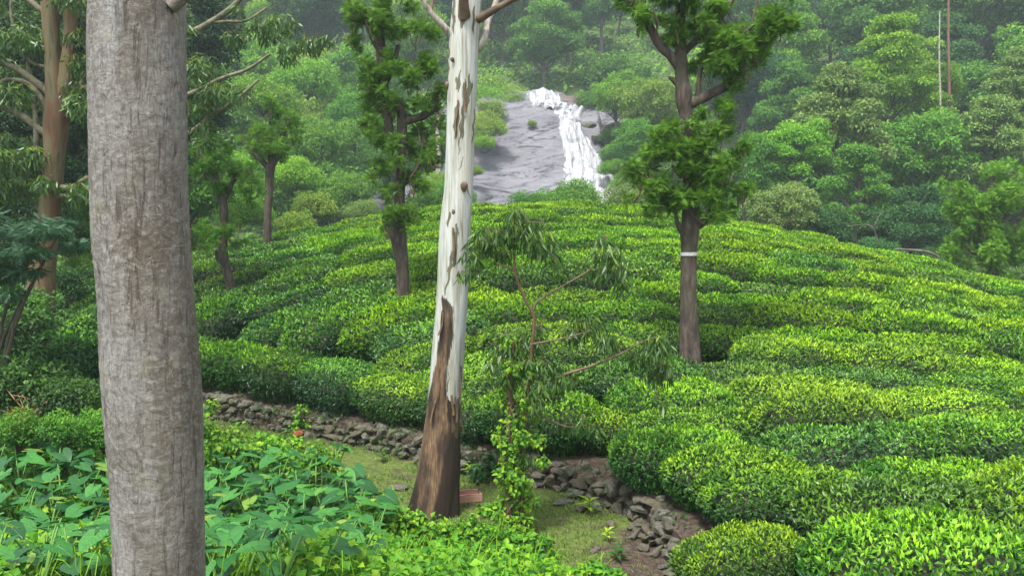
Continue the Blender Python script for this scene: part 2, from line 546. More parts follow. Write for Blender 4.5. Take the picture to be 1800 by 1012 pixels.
def ground_c(nt, v):
    at = N_(nt, 'ShaderNodeAttribute', attribute_name='tone')
    sp = N_(nt, 'ShaderNodeSeparateColor')
    nt.links.new(at.outputs['Color'], sp.inputs[0])
    n1 = noise(nt, 2.2, v, 6, .6)
    n2 = noise(nt, 14, v, 5, .65)
    soil = ramp(nt, n2, [(.3, (.022, .015, .011)), (.5, (.055, .038, .028)), (.7, (.11, .08, .06))])
    moss = ramp(nt, n2, [(.3, (.035, .058, .012)), (.55, (.085, .12, .022)), (.75, (.14, .155, .04))])
    k = math_(nt, 'ADD', math_(nt, 'SUBTRACT', 1.0, sp.outputs[0]), math_(nt, 'MULTIPLY', math_(nt, 'SUBTRACT', n1, .5), 1.6))
    return mix(nt, ramp(nt, k, [(.4, 0), (.6, 1)]), soil, moss)
M['ground'] = solid_mat('ground_soil', ground_c, .95, lambda nt, v: noise(nt, 12, v, 7, .7), .7, .06)
def hill_c(nt, v):
    return ramp(nt, noise(nt, .3, v, 6, .65), [(.3, (.030, .048, .016)), (.6, (.07, .11, .03)), (.8, (.12, .10, .06))])
M['hill'] = solid_mat('hill_soil', hill_c, .95)
def rock_c(nt, v):
    big = noise(nt, .22, v, 5, .6, .5)
    lay = noise(nt, 1, v, 6, .68, .9, (.35, .6, 1.9))
    ver = noise(nt, 1, v, 5, .6, .4, (1.8, .2, .15))
    c = ramp(nt, big, [(.3, (.085, .083, .094)), (.5, (.132, .130, .148)), (.7, (.175, .173, .195))])
    c = mix(nt, ramp(nt, lay, [(.37, 1), (.425, 0)]), c, (.045, .042, .045))
    c = mix(nt, ramp(nt, lay, [(.60, 0), (.75, .5)]), c, (.20, .195, .20))
    c = mix(nt, ramp(nt, ver, [(.55, 0), (.72, .5)]), c, (.15, .13, .13))
    at = N_(nt, 'ShaderNodeAttribute', attribute_name='tone')
    sp = N_(nt, 'ShaderNodeSeparateColor')
    nt.links.new(at.outputs['Color'], sp.inputs[0])
    return mix(nt, sp.outputs[0], c, (.10, .068, .058))
M['rock'] = solid_mat('slab_rock', rock_c, .7, lambda nt, v: noise(nt, 1, v, 7, .7, .9, (.6, .8, 2.4)), .9, .35, .4)
def water_c(nt, v):
    a = noise(nt, 1, v, 6, .72, .6, (3.2, .6, .42))
    return ramp(nt, a, [(.36, (.12, .12, .13)), (.44, (.21, .215, .23)), (.52, (.29, .30, .315)), (.62, (.36, .365, .375))])
M['water'] = solid_mat('white_water', water_c, .5, lambda nt, v: noise(nt, 1, v, 6, .7, .8, (3.5, 1.2, .6)), .4, .12)

def taro_mat():
    m, nt = mat_new('taro_leaf')
    tc = N_(nt, 'ShaderNodeTexCoord')
    sx = N_(nt, 'ShaderNodeSeparateXYZ')
    nt.links.new(tc.outputs['Object'], sx.inputs[0])
    ay = math_(nt, 'ABSOLUTE', sx.outputs[1])
    mid = ramp(nt, ay, [(.0, 1), (.035, 0)])
    q = math_(nt, 'FRACT', math_(nt, 'MULTIPLY', math_(nt, 'SUBTRACT', sx.outputs[0], math_(nt, 'MULTIPLY', ay, .75)), 6.0))
    vein = ramp(nt, q, [(.0, .5), (.10, 0), (.92, 0), (1.0, .5)])
    v = math_(nt, 'MAXIMUM', mid, vein)
    oi = N_(nt, 'ShaderNodeObjectInfo')
    base = ramp(nt, oi.outputs['Random'], [(0, (.010, .070, .012)), (.5, (.028, .15, .024)), (.9, (.065, .24, .030)), (1, (.20, .30, .03))])
    nz = noise(nt, 5, tc.outputs['Object'], 4, .6)
    base = mix(nt, ramp(nt, nz, [(.4, .35), (.6, 0)]), base, (.02, .075, .03))
    c = mix(nt, math_(nt, 'MULTIPLY', v, .22), base, (.10, .24, .09))
    bs = N_(nt, 'ShaderNodeBsdfPrincipled')
    bs.inputs['Roughness'].default_value = .4
    bs.inputs['Specular IOR Level'].default_value = .4
    nt.links.new(c, bs.inputs['Base Color'])
    bp = N_(nt, 'ShaderNodeBump')
    bp.inputs['Strength'].default_value = .5
    bp.inputs['Distance'].default_value = .03
    nt.links.new(v, bp.inputs['Height'])
    nt.links.new(bp.outputs[0], bs.inputs['Normal'])
    tr = N_(nt, 'ShaderNodeBsdfTranslucent')
    nt.links.new(mix(nt, .5, c, (.6, 1, .15), 'MULTIPLY'), tr.inputs[0])
    ms = N_(nt, 'ShaderNodeMixShader')
    ms.inputs[0].default_value = .22
    nt.links.new(bs.outputs[0], ms.inputs[1])
    nt.links.new(tr.outputs[0], ms.inputs[2])
    out = N_(nt, 'ShaderNodeOutputMaterial')
    nt.links.new(ms.outputs[0], out.inputs['Surface'])
    return m
M['taro'] = taro_mat()
M['petiole'] = solid_mat('taro_stalk', lambda nt, v: ramp(nt, noise(nt, 8, v), [(.3, (.07, .17, .03)), (.7, (.14, .28, .06))]), .5)

# ------------------------------------------------------------------ terrain
WALL = np.array([(-14, 18.6), (-9, 16.6), (-5.76, 14.8), (-2.33, 12.7), (-.73, 11.4), (.74, 10.5), (1.55, 9.5), (1.78, 8.1), (2.05, 5.5), (2.4, 1), (2.5, -4)])
def wall_y(X):
    return np.interp(X, WALL[:, 0], WALL[:, 1], left=19, right=-9)
def dome(X, Y):
    r = np.sqrt((.3306 * (X - 1.1055)) ** 2 + (.331 * (Y - 29.25)) ** 2 + 3.3709 ** 2)
    z = 3.6717 - (r - 3.3709)
    z = .33 + .42 * np.logaddexp(0, (z - .33) / .42)
    return z - np.maximum(0, Y - 31.5) ** 1.5 * .16
def bank(X, Y):
    left = sstep(1.8, -.8, X)
    b = np.maximum(0, (7.9 - Y)) * (.12 + .25 * left)
    b = b + .5 * sstep(-4, -9, X) * sstep(14, 8, Y)
    return b + .05 * fbm(X * .8, Y * .8, 0, 3)
def ground_z(X, Y):
    X, Y = np.asarray(X, float), np.asarray(Y, float)
    d = (Y - wall_y(X)) * .75
    t = sstep(-.02, .16, d)
    top = .36 + .1 * sstep(-2, -6, X)
    return bank(X, Y) * (1 - t) + (top + (np.maximum(dome(X, Y), .2) - top) * sstep(.1, 2.6, d) + .03 * fbm(X, Y, 0, 9)) * t

def grid(xs, ys, zf):
    X, Y = np.meshgrid(xs, ys)
    Z = zf(X, Y)
    V = np.stack([X, Y, Z], -1).reshape(-1, 3)
    idx = np.arange(len(V)).reshape(len(ys), len(xs))
    q = np.stack([idx[:-1, :-1], idx[:-1, 1:], idx[1:, 1:], idx[1:, :-1]], -1).reshape(-1, 4)
    return V, q

mb = MB()
V, q = grid(np.concatenate([np.arange(-34, -7, .6), np.arange(-7, 6, .1), np.arange(6, 34, .6)]),
            np.concatenate([np.arange(-5, 16, .1), np.arange(16, 47, .5)]), ground_z)
px, py = proj(V[:, 0], np.maximum(V[:, 1], .5), V[:, 2])
soil = np.exp(-(((V[:, 0] - 1.35) / .6) ** 2 + ((V[:, 1] - 8.3) / 1.3) ** 2)) * .85
soil = np.maximum(soil, .75 * (V[:, 1] > wall_y(V[:, 0]) - .12))
soil = np.maximum(soil, .6 * np.exp(-(((V[:, 0] + .5) / .5) ** 2 + ((V[:, 1] - 10.6) / .35) ** 2)))
soil = np.maximum(soil, .35)
mb.add(V, q, 0, np.column_stack([soil, soil * 0]))
tag(mb.build('ground', M['ground'], smooth=True), 'mossy brown ground of the terrace and tea slope', kind='structure')

HP = np.array([(40, -2.5), (52, -3), (60, -1.5), (66, 0.3), (72, 4.3), (90, 16.8), (110, 26.5), (150, 45), (185, 60), (200, 62)])
def hill_z(X, Y):
    b = np.interp(Y + X * .05, HP[:, 0], HP[:, 1])
    b = b + 9 * sstep(20, 70, np.abs(X)) * sstep(45, 100, Y)
    b = b - 4.0 * sstep(24, 13, np.abs(X - 1)) * sstep(99, 88, Y)
    return b + 1.3 * fbm(X * .05, Y * .05, 0, 5) * sstep(58, 95, Y) * sstep(8, 22, np.abs(X - 3))
mb = MB()
V, q = grid(np.arange(-140, 141, 2.5), np.arange(36, 201, 2.0), hill_z)
mb.add(V, q)
tag(mb.build('hillside', M['hill'], smooth=True), 'steep wooded hillside', kind='structure')

# ------------------------------------------------------------------ rock slab and waterfall
RY = np.array([(150, 93), (170, 90), (200, 87), (365, 72), (400, 69), (460, 64)])
POLY_L = np.array([(140, 930), (165, 925), (178, 850), (195, 820), (230, 790), (300, 770), (370, 590), (400, 560), (460, 560)])
POLY_R = np.array([(140, 985), (165, 995), (178, 1040), (205, 1062), (250, 1065), (300, 1085), (370, 1100), (460, 1110)])
def rock_pt(px, py, lift=0.0):
    D = np.interp(py, RY[:, 0], RY[:, 1])
    p = P(px, py, D)
    L = np.interp(py, POLY_L[:, 0], POLY_L[:, 1]) + 10 * fbm(py * .05, px * .01, 0, 21)
    R = np.interp(py, POLY_R[:, 0], POLY_R[:, 1]) + 8 * fbm(py * .05, px * .01, 5, 22)
    ins = sstep(-14, 12, px - L) * sstep(-12, 12, R - px) * sstep(156, 176, py + 8 * fbm(px * .03, 0, 0, 23))
    led = fbm(p[..., 0] * .22 + .1 * p[..., 2], p[..., 2] * .75 - .12 * p[..., 0], 0, 31, 5)
    led2 = np.abs(fbm(p[..., 0] * .13, p[..., 2] * 1.5 - p[..., 0] * .25, 2, 33, 4))
    bul = fbm(p[..., 0] * .12, p[..., 2] * .12, 0, 35, 3)
    # water channel cut into the slab
    d = .42 * led + .35 * sstep(.0, .10, led2) + 1.6 * bul + lift - 3.6 * (1 - ins)
    nrm = np.array([0, -.62, .78])
    return p + nrm * d[..., None]
mb = MB()
PX, PY = np.meshgrid(np.linspace(540, 1130, 260), np.linspace(142, 455, 210))
V = rock_pt(PX, PY)
idx = np.arange(PX.size).reshape(PX.shape)
q = np.stack([idx[1:, :-1], idx[1:, 1:], idx[:-1, 1:], idx[:-1, :-1]], -1).reshape(-1, 4)
red = np.exp(-(((PX - 1010) / 32) ** 2 + ((PY - 180) / 13) ** 2)) * .9
mb.add(V.reshape(-1, 3), q, 0, np.column_stack([red.ravel(), red.ravel() * 0]))
rk = mb.build('rock_slab', M['rock'], smooth=True, origin=tuple(P(940, 380, 71)))
tag(rk, 'broad pale grey sloping rock face beside the waterfall', 'rock')

def water_sheet(path, n=34, m=70, seed=0, name='cascade'):
    path = np.array(path, float)
    s = np.linspace(0, len(path) - 1, m)
    cx = np.interp(s, range(len(path)), path[:, 0]); cy = np.interp(s, range(len(path)), path[:, 1]); w = np.interp(s, range(len(path)), path[:, 2])
    u = np.linspace(-1, 1, n)
    S, U = np.meshgrid(s, u, indexing='ij')
    wob = 1 + .22 * fbm(S * 3.1, U * 0 + np.sign(U) * 3, 0, seed, 3)
    PXs = cx[:, None] + U * w[:, None] * wob
    PYs = cy[:, None] + 0 * U
    lift = .30 + .42 * fbm(U * 4.5 * (w[:, None] / 25), S * .6, 0, seed + 3, 3) + .05 * fbm(U * 9, S * 7, 0, seed + 7, 2) - .55 * np.abs(U) ** 3
    V = rock_pt(PXs, PYs, lift)
    b = MB()
    idx = np.arange(V.shape[0] * V.shape[1]).reshape(V.shape[:2])
    q = np.stack([idx[1:, :-1], idx[1:, 1:], idx[:-1, 1:], idx[:-1, :-1]], -1).reshape(-1, 4)
    b.add(V.reshape(-1, 3), q)
    return b
wf = thing('waterfall', 'white waterfall pouring down the right side of the grey rock face', 'waterfall', tuple(P(1040, 330, 75)))
o0 = tuple(P(1040, 330, 75))
water_sheet([(950, 168, 24), (956, 178, 30), (962, 190, 32), (968, 199, 32), (985, 206, 34)], seed=40).build('upper_cascade', M['water'], wf, True, o0)
water_sheet([(1006, 196, 28), (1000, 212, 34), (998, 228, 26), (1006, 245, 27), (1018, 265, 35), (1026, 290, 46), (1034, 312, 52), (1046, 335, 50), (1062, 365, 34), (1075, 400, 34)], seed=50, m=120).build('lower_cascade', M['water'], wf, True, o0)

def stone_mesh(name, seed, sx=1, sy=1, sz=.7, npt=15, mat=None):
    rng = random.Random(seed)
    bm = bmesh.new()
    for i in range(npt):
        v = Vector((rng.gauss(0, 1), rng.gauss(0, 1), rng.gauss(0, 1))).normalized()
        k = max(abs(v.x), abs(v.y), abs(v.z)) ** .55
        v = v / k * rng.uniform(.85, 1.0)
        bm.verts.new((v.x * sx * .5, v.y * sy * .5, v.z * sz * .5))
    r = bmesh.ops.convex_hull(bm, input=bm.verts)
    bmesh.ops.delete(bm, geom=list({g for g in list(r['geom_interior']) + list(r['geom_unused']) if isinstance(g, bmesh.types.BMVert)}), context='VERTS')
    bmesh.ops.bevel(bm, geom=bm.edges[:], offset=.035, segments=1, affect='EDGES', clamp_overlap=True)
    me = bpy.data.meshes.new(name)
    bm.to_mesh(me)
    bm.free()
    me.materials.append(mat or M['stone'])
    return me
STONES = [stone_mesh('stone', 100 + i, 1.1 + .3 * (i % 3), .9, .55 + .12 * (i % 4)) for i in range(10)]

for (a, b, c, s, lab) in ((1030, 222, 84.5, 2.3, 'dark wet boulder on the right edge of the waterfall'), (1050, 243, 82.5, 1.7, 'smaller dark boulder below the wet boulder by the waterfall'),
                          (1078, 228, 84, 2.4, 'grey boulder half hidden in shrubs right of the waterfall')):
    o = bpy.data.objects.new('boulder', STONES[int(a) % 10]); C.objects.link(o)
    o.location = P(a, b, c); o.scale = (s, s, s); o.rotation_euler = (.3, .2, a)
    tag(o, lab, 'boulder')

# ------------------------------------------------------------------ tea bushes
def tea_mesh(seed, a, b, h, n, lL, near):
    rng = np.random.default_rng(seed)
    U = rdir(int(n * 1.6), rng)
    U[:, 2] = np.abs(U[:, 2])
    U = U[U[:, 2] > .02][:n]
    n = len(U)
    def surf(U):
        e = 2.8
        zz = 4.2
        q = ((np.abs(U[:, 0]) ** e + np.abs(U[:, 1]) ** e) ** (zz / e) + np.abs(U[:, 2]) ** zz) ** (-1 / zz)
        Q = U * q[:, None]
        lump = 1 + .17 * fbm(Q[:, 0] * 2.9 + seed, Q[:, 1] * 1.7, Q[:, 2] * .6, seed, 4)
        Q = Q * lump[:, None]
        # skirt tucks in toward the ground
        tuck = .70 + .30 * sstep(0, .55, Q[:, 2])
        Q[:, :2] *= tuck[:, None]
        return Q * np.array([a, b, h])
    Q = surf(U)
    Nn = unit(np.sign(U) * np.abs(U) ** 1.8 / np.array([a, b, h]))
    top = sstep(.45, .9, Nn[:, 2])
    depth = rng.uniform(-.12, 1, n) * np.abs(rng.uniform(0, 1, n)) ** .5 * .13
    Q = Q - Nn * depth[:, None]
    fresh = np.clip(1 - depth / .05, 0, 1) * top
    young = np.clip(fresh * (rng.uniform(0, 1, n) < .95) * rng.uniform(.25, 1.0, n), 0, 1)
    # shoots come in flushes: some patches of the cut surface are fresher than others
    young *= np.clip(.72 + 1.4 * fbm(Q[:, 0] * 2.4, Q[:, 1] * 2.4, seed * .7, seed, 3), .05, 1)
    A = unit(Nn * rng.uniform(.1, .8, n)[:, None] + rdir(n, rng) * .9 + np.array([0, 0, 1]) * (.25 + .9 * young)[:, None])
    NL = unit(Nn + rdir(n, rng) * .55 + np.array([0, 0, .4]))
    L = lL * rng.uniform(.7, 1.25, n) * (1 - .22 * young)
    tone = np.column_stack([np.clip(rng.uniform(0, 1, n) * (.45 + .55 * top), 0, 1), young])  # side leaves darker: older leaf, with shade of the seams put into tone
    b_ = MB()
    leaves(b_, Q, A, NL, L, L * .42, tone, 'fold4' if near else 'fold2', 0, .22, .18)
    # dark solid core standing for the shaded inside, plus a few real stems
    c_ = MB()
    th, ph = np.meshgrid(np.linspace(0, 2 * math.pi, 19)[:-1], np.linspace(0, math.pi / 2, 7))
    Uc = np.stack([np.cos(th) * np.cos(ph), np.sin(th) * np.cos(ph), np.sin(ph) + 1e-3], -1).reshape(-1, 3)
    Vc = surf(Uc) * .84
    Vc[:18, 2] = -.1
    ix = np.arange(7 * 18).reshape(7, 18)
    qq = np.stack([ix[:-1], np.roll(ix, -1, 1)[:-1], np.roll(ix, -1, 1)[1:], ix[1:]], -1).reshape(-1, 4)
    c_.add(Vc, qq)
    for k in range(7):
        x, y = rng.uniform(-.5, .5) * a, rng.uniform(-.5, .5) * b
        p, r = smooth_line([(x * .6, y * .6, -.12), (x, y, h * .3), (x * 1.35, y * 1.4, h * .8)], [.022, .018, .008], 3)
        tube(c_, p, r, 5)
    return b_.mesh('tea_foliage', M['tea'] if near else M['tea_far']), c_.mesh('tea_core_stems', M['dark_core_and_wood'])

TEA_NEAR = [tea_mesh(10 + i, 1.14, .585, .66, 9200, .068, True) for i in range(8)]
TEA_FAR = [tea_mesh(30 + i, 1.16, .585, .66, 4800, .092, False) for i in range(8)]

def place_tea(x, y, rz, s, label, group, lab_only=False, k=None, hz=1.0, sx=1.0, drop=0.0):
    dist = math.hypot(x, y)
    lib = TEA_NEAR if dist < 15 else TEA_FAR
    me = lib[random.randrange(8) if k is None else k]
    z = float(ground_z(x, y))
    e = .25
    gx = (float(ground_z(x + e, y)) - float(ground_z(x - e, y))) / (2 * e) if y > wall_y(x) + 1.2 else 0
    gy = (float(ground_z(x, y + e)) - float(ground_z(x, y - e))) / (2 * e) if y > wall_y(x) + 1.2 else 0.05
    t = thing('tea_bush', label, 'tea bush', (x, y, z - drop), group)
    nz = Vector((-gx * .8, -gy * .8, 1)).normalized()
    qt = nz.to_track_quat('Z', 'X')
    base = Vector((0, 0, 1)).rotation_difference(nz)
    t.rotation_mode = 'QUATERNION'
    t.rotation_quaternion = base @ Euler((0, 0, rz)).to_quaternion()
    t.scale = (s * sx, s * random.uniform(.92, 1.12), s * hz)
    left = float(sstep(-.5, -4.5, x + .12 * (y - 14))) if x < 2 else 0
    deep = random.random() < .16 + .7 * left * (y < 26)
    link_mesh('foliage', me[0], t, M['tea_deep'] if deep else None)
    link_mesh('core_and_stems', me[1], t)
    return t

DA, DB = 13.4, 16.4
TREE_GAPS = [(DA * .2194, DA, .42), (-DB * .138, DB, .4), (-6.57, 18.5, .4)]
def row_y(k, X):
    base = 5.5 + 1.0 * k
    bend = -.62 * 1.2 * np.logaddexp(0, -(X + 1.5) / 1.2)
    return base + bend + .34 * fbm(X * .3, k * .35, 0, 61, 3) + .02 * (X - 3) * (k > 3)
n_tea = 0
TEA_ROWS = []
TEA_SPOTS = []
for k in range(-1, 42):
    X = -17.0 + random.uniform(0, 1.5)
    while X < 24:
        L = random.uniform(1.6, 2.15)
        Xc = X + L * .5
        Yc = float(row_y(k, Xc)) + random.uniform(-.14, .14)
        slope = float(row_y(k, Xc + .4) - row_y(k, Xc - .4)) / .8
        cosr = 1 / math.sqrt(1 + slope * slope)
        X += L * cosr * .95 + (random.uniform(.12, .4) if random.random() < .16 else 0)
        side = (Yc - float(wall_y(Xc))) * .8
        if Xc > 1.5: side = min(side, (Xc - float(np.interp(Yc, WALL[::-1, 1], WALL[::-1, 0]))) + .35)
        if side < 1.2 or Yc < 4.6 or Yc > 33.5 - .02 * (Xc - 1) ** 2: continue
        if abs(Xc) > .655 * Yc + 1.6: continue
        if any(math.hypot(Xc - a, Yc - b) < c for a, b, c in TREE_GAPS): continue
        if Xc < 2.95 and Yc < 7.5: continue
        # wholly behind the brow of the slope
        g = float(dome(Xc, Yc)) + .9
        ts = np.linspace(.3, .97, 30)
        if np.any(CZ + (g - CZ) * ts < dome(Xc * ts, Yc * ts) + .55) and Yc > 24: continue
        sc = L / 2.02
        if Yc > 27: gl = ('tea bush along the bright crest of the slope below the rock face', 'tea bushes along the crest')
        elif Xc < -3 - .1 * Yc + 2 and Yc > 13: gl = ('tea bush on the shaded left flank where the rows run uphill', 'tea bushes on the left flank')
        elif Xc > 9: gl = ('tea bush on the right shoulder of the slope with yellow green tops', 'tea bushes on the right shoulder')
        elif Yc < 9.6: gl = ('large leafy tea bush in the nearest rows at lower right', 'tea bushes in the nearest rows')
        elif side < 2.0: gl = ('dark skirted tea bush standing just above the dry stone wall', 'tea bushes above the stone wall')
        else: gl = ('clipped tea bush in the middle rows of the slope', 'tea bushes in the middle rows')
        TEA_SPOTS.append((Xc, Yc, math.atan(slope) + random.uniform(-.1, .1), gl, random.uniform(.80, 1.2), sc * 1.04, max(k, 0)))
        n_tea += 1
Xs = -11.5
TEA_WALL = []
while Xs < 1.75:
    L = random.uniform(1.35, 1.8)
    Xc = Xs + L * .42
    sl = float(wall_y(Xc + .3) - wall_y(Xc - .3)) / .6
    cosr = 1 / math.sqrt(1 + sl * sl)
    Xs += L * cosr * .9
    if Xc > 1.4: break
    off = .56 / cosr
    tt = place_tea(Xc, float(wall_y(Xc)) + off, math.atan(sl) + random.uniform(-.15, .15), 1.0, 'dark skirted tea bush standing just above the dry stone wall', 'tea bushes above the stone wall', sx=L / 1.9, hz=random.uniform(.9, 1.2))
    TEA_WALL.append((tt, 0))
order_labels(TEA_WALL, lambda i_, n_, key: 'dark skirted tea bush right above the stone wall, %s from the left' % ordw(i_))
place_tea(1.25, 11.15, -.5, .8, 'tea bush filling the corner where the stone wall bends toward the viewer', 'tea bushes above the stone wall', sx=.8)
for yy, xx in ((9.55, 2.0), (8.9, 2.5)):
    place_tea(xx, yy, -.25, .9, 'bright topped tea bush beside the stone rubble, the %s of two' % ('farther' if yy > 9.5 else 'nearer'), 'tea bushes above the stone wall', sx=.85)
place_tea(1.98, 6.75, .3, .62, 'small dark rounded tea bush standing alone beside the stone rubble', 'tea bushes standing alone', hz=1.25, k=2, sx=.9)
TEA_SPOTS.sort(key=lambda a: a[1])
for (Xc, Yc, rz, gl, hz_, sx_, k) in TEA_SPOTS[:276]:
    tt = place_tea(Xc, Yc, rz, 1.0, gl[0], gl[1], hz=hz_, sx=sx_)
    TEA_ROWS.append((tt, (k,)))
# the farthest bushes, past 300 of the kind: one object
FARV = []
for i in range(3):
    me = tea_mesh(50 + i, 1.16, .585, .66, 1500, .14, False)[0]
    v = np.zeros(len(me.vertices) * 3, np.float32); me.vertices.foreach_get('co', v)
    f = np.zeros(len(me.loops), np.int32); me.loops.foreach_get('vertex_index', f)
    c = np.zeros(len(me.vertices) * 4, np.float32); me.attributes['tone'].data.foreach_get('color', c)
    FARV.append((v.reshape(-1, 3), f.reshape(-1, 3), c.reshape(-1, 4)[:, :3]))
    bpy.data.meshes.remove(me)
b = MB()
for i, (Xc, Yc, rz, gl, hz_, sx_, k) in enumerate(TEA_SPOTS[276:]):
    v, f, c = FARV[i % 3]
    w = v * np.array([sx_, 1.05, hz_])
    cr, sr = math.cos(rz), math.sin(rz)
    w = np.stack([w[:, 0] * cr - w[:, 1] * sr + Xc, w[:, 0] * sr + w[:, 1] * cr + Yc, w[:, 2]], -1)
    w[:, 2] += ground_z(w[:, 0], w[:, 1])
    b.add(w, f, 0, c)
if b.n:
    tag(b.build('far_tea_bushes', M['tea_far']), 'small far tea bushes packed along the top of the slope', 'tea bushes', kind='stuff')
order_labels([(o, k_) for o, k_ in TEA_ROWS], lambda i_, n_, key: 'tea bush %s from left in the %s hedge row up from the lower right corner' % (ordw(i_), ordw(key[0])))
print('tea', n_tea, len(TEA_SPOTS))

# ------------------------------------------------------------------ dry stone wall
def wall_at(s):
    W = WALL[1:9]
    seg = np.linalg.norm(np.diff(W, axis=0), axis=1)
    cs = np.concatenate([[0], np.cumsum(seg)])
    return np.array([np.interp(s, cs, W[:, 0]), np.interp(s, cs, W[:, 1])]), cs[-1]
wall = thing('stone_wall', 'low dry stone wall of grey fieldstones below the tea bushes', 'wall', (0, 11, 0))
fill = MB()
_, SL = wall_at(0)
ss = np.arange(0, SL, .12)
row = []
for s in ss:
    p, _ = wall_at(s)
    p2, _ = wall_at(min(s + .05, SL)); p1, _ = wall_at(max(s - .05, 0))
    t = unit(p2 - p1); nrm = np.array([t[1], -t[0]])
    h = .33 + .1 * float(sstep(-2, -6, p[0])) + .05 * float(fbm(s, 0, 0, 71))
    g = float(bank(p[0], p[1]))
    a, b, c = p + nrm * .02, p + nrm * .0, p - nrm * .22
    row.append([(a[0], a[1], g - .1), (b[0], b[1], g + h - .03), (c[0], c[1], g + h - .01), (c[0], c[1], g - .1)])
row = np.array(row)
ix = np.arange(row.shape[0] * 4).reshape(-1, 4)
fill.add(row.reshape(-1, 3), np.stack([ix[:-1, :-1], ix[1:, :-1], ix[1:, 1:], ix[:-1, 1:]], -1).reshape(-1, 4), 0, (1.0, 0))
fill.build('earth_core', M['ground'], wall, origin=(0, 11, 0))
ns = 0
for c, (zc, out) in enumerate(((.06, .07), (.17, .04), (.28, .0), (.31, -.14))):
    s = random.uniform(0, .1) + (1.5 if c > 2 else 0)
    while s < SL - .1:
        w = random.uniform(.11, .25)
        p, _ = wall_at(s + w / 2)
        p2, _ = wall_at(min(s + w / 2 + .1, SL)); p1, _ = wall_at(s + w / 2 - .1)
        t = unit(p2 - p1); nrm = np.array([t[1], -t[0]])
        s += w * .93
        if p[0] < -6.6 and c > 0: continue
        if random.random() < (.04, .06, .14, .35)[c] or ns > 285: continue
        q_ = p + nrm * (out + random.uniform(-.03, .05))
        o = bpy.data.objects.new('stone', random.choice(STONES)); C.objects.link(o); o.parent = wall
        o.location = (q_[0], q_[1] - 11, float(bank(*p)) + zc * (1 + .35 * float(sstep(-2, -6, p[0]))) + random.uniform(-.025, .03))
        o.rotation_euler = (random.uniform(-.35, .35), random.uniform(-.3, .3), math.atan2(t[1], t[0]) + random.uniform(-.5, .5))
        o.scale = (w * .85, w * random.uniform(.8, 1.2), w * random.uniform(.75, 1.15))
        ns += 1
print('wall stones', ns)
# tumbled stones of the collapsed end
rub = thing('stone_rubble', 'spill of tumbled grey stones at the broken end of the wall', 'rubble', (1.7, 8.2, 0))
for i in range(95):
    y = random.uniform(6.3, 9.3)
    x = float(np.interp(y, WALL[::-1, 1], WALL[::-1, 0])) + random.gauss(-.02, .17)
    w = random.uniform(.06, .18)
    o = bpy.data.objects.new('stone', random.choice(STONES)); C.objects.link(o); o.parent = rub
    o.location = (x - 1.7, y - 8.2, float(bank(x, y)) + w * .18 + random.uniform(0, .12) * (abs(x - float(np.interp(y, WALL[::-1, 1], WALL[::-1, 0]))) < .15) + (.12 if x > 1.85 else 0))
    o.rotation_euler = (random.uniform(-.6, .6), random.uniform(-.6, .6), random.uniform(0, 6))
    o.scale = (w, w * random.uniform(.7, 1.1), w * random.uniform(.6, 1.0))
def on_ground(px, py):
    """Terrace point (z about 0..) seen at a pixel."""
    D = 9.0
    for _ in range(30):
        p = P(px, py, D)
        D += (p[2] - float(bank(p[0], p[1]))) * 2.2
    return P(px, py, D)
for (a, b, w, lab) in ((988, 886, .20, 'flat pale slab of stone lying in the grass beside the vine covered stems'),
                       (1020, 897, .16, 'grey stone left of the young bright green plant'), (1048, 893, .17, 'angular grey stone right of the young bright green plant'),
                       (1047, 967, .12, 'single rounded pale stone on the bare soil'), (470, 782, .2, 'dark rock at the foot of the wall, leftmost of the fallen ones'),
                       (495, 787, .26, 'dark rock in the grass in front of the wall near the reddish stone'), (700, 860, .22, 'pale flat stone at the left foot of the white barked tree')):
    p = on_ground(a, b)
    o = bpy.data.objects.new('loose_stone', STONES[(a + b) % 10]); C.objects.link(o)
    o.location = (p[0], p[1], float(bank(p[0], p[1])) + w * .15)
    o.scale = (w * 1.3, w, w * .6); o.rotation_euler = (.15, .1, a * .7)
    tag(o, lab, 'stone', 'loose stones on the terrace')
p = on_ground(525, 768)
o = link_mesh('red_stone', stone_mesh('red_stone', 777, 1, .8, .8, 16, M['laterite'])); o.location = (p[0], p[1], p[2] + .08); o.scale = (.2, .2, .2)
tag(o, 'reddish brown stone lying against the foot of the wall', 'stone')

# reddish timber trough half hidden behind the white tree
p = on_ground(812, 880)
t = thing('timber_trough', 'reddish timber trough lying on the soil behind the white barked tree', 'trough', tuple(p))
t.rotation_euler = (0, 0, math.radians(14))
def box(b, x0, x1, y0, y1, z0, z1):
    v = [(x, y, z) for z in (z0, z1) for y in (y0, y1) for x in (x0, x1)]
    b.add(v, [[0, 2, 3, 1], [4, 5, 7, 6], [0, 1, 5, 4], [2, 6, 7, 3], [0, 4, 6, 2], [1, 3, 7, 5]])
for nm, d in (('side_board', (-.35, .25, -.075, -.055, .0, .10)), ('side_board', (-.35, .22, .055, .075, .0, .12)), ('base_board', (-.35, .22, -.052, .052, .0, .02)), ('end_block', (.225, .255, -.05, .08, .005, .09))):
    b = MB(); box(b, *d); b.build(nm, M['timber'] if nm != 'end_block' else M['twig'], t)

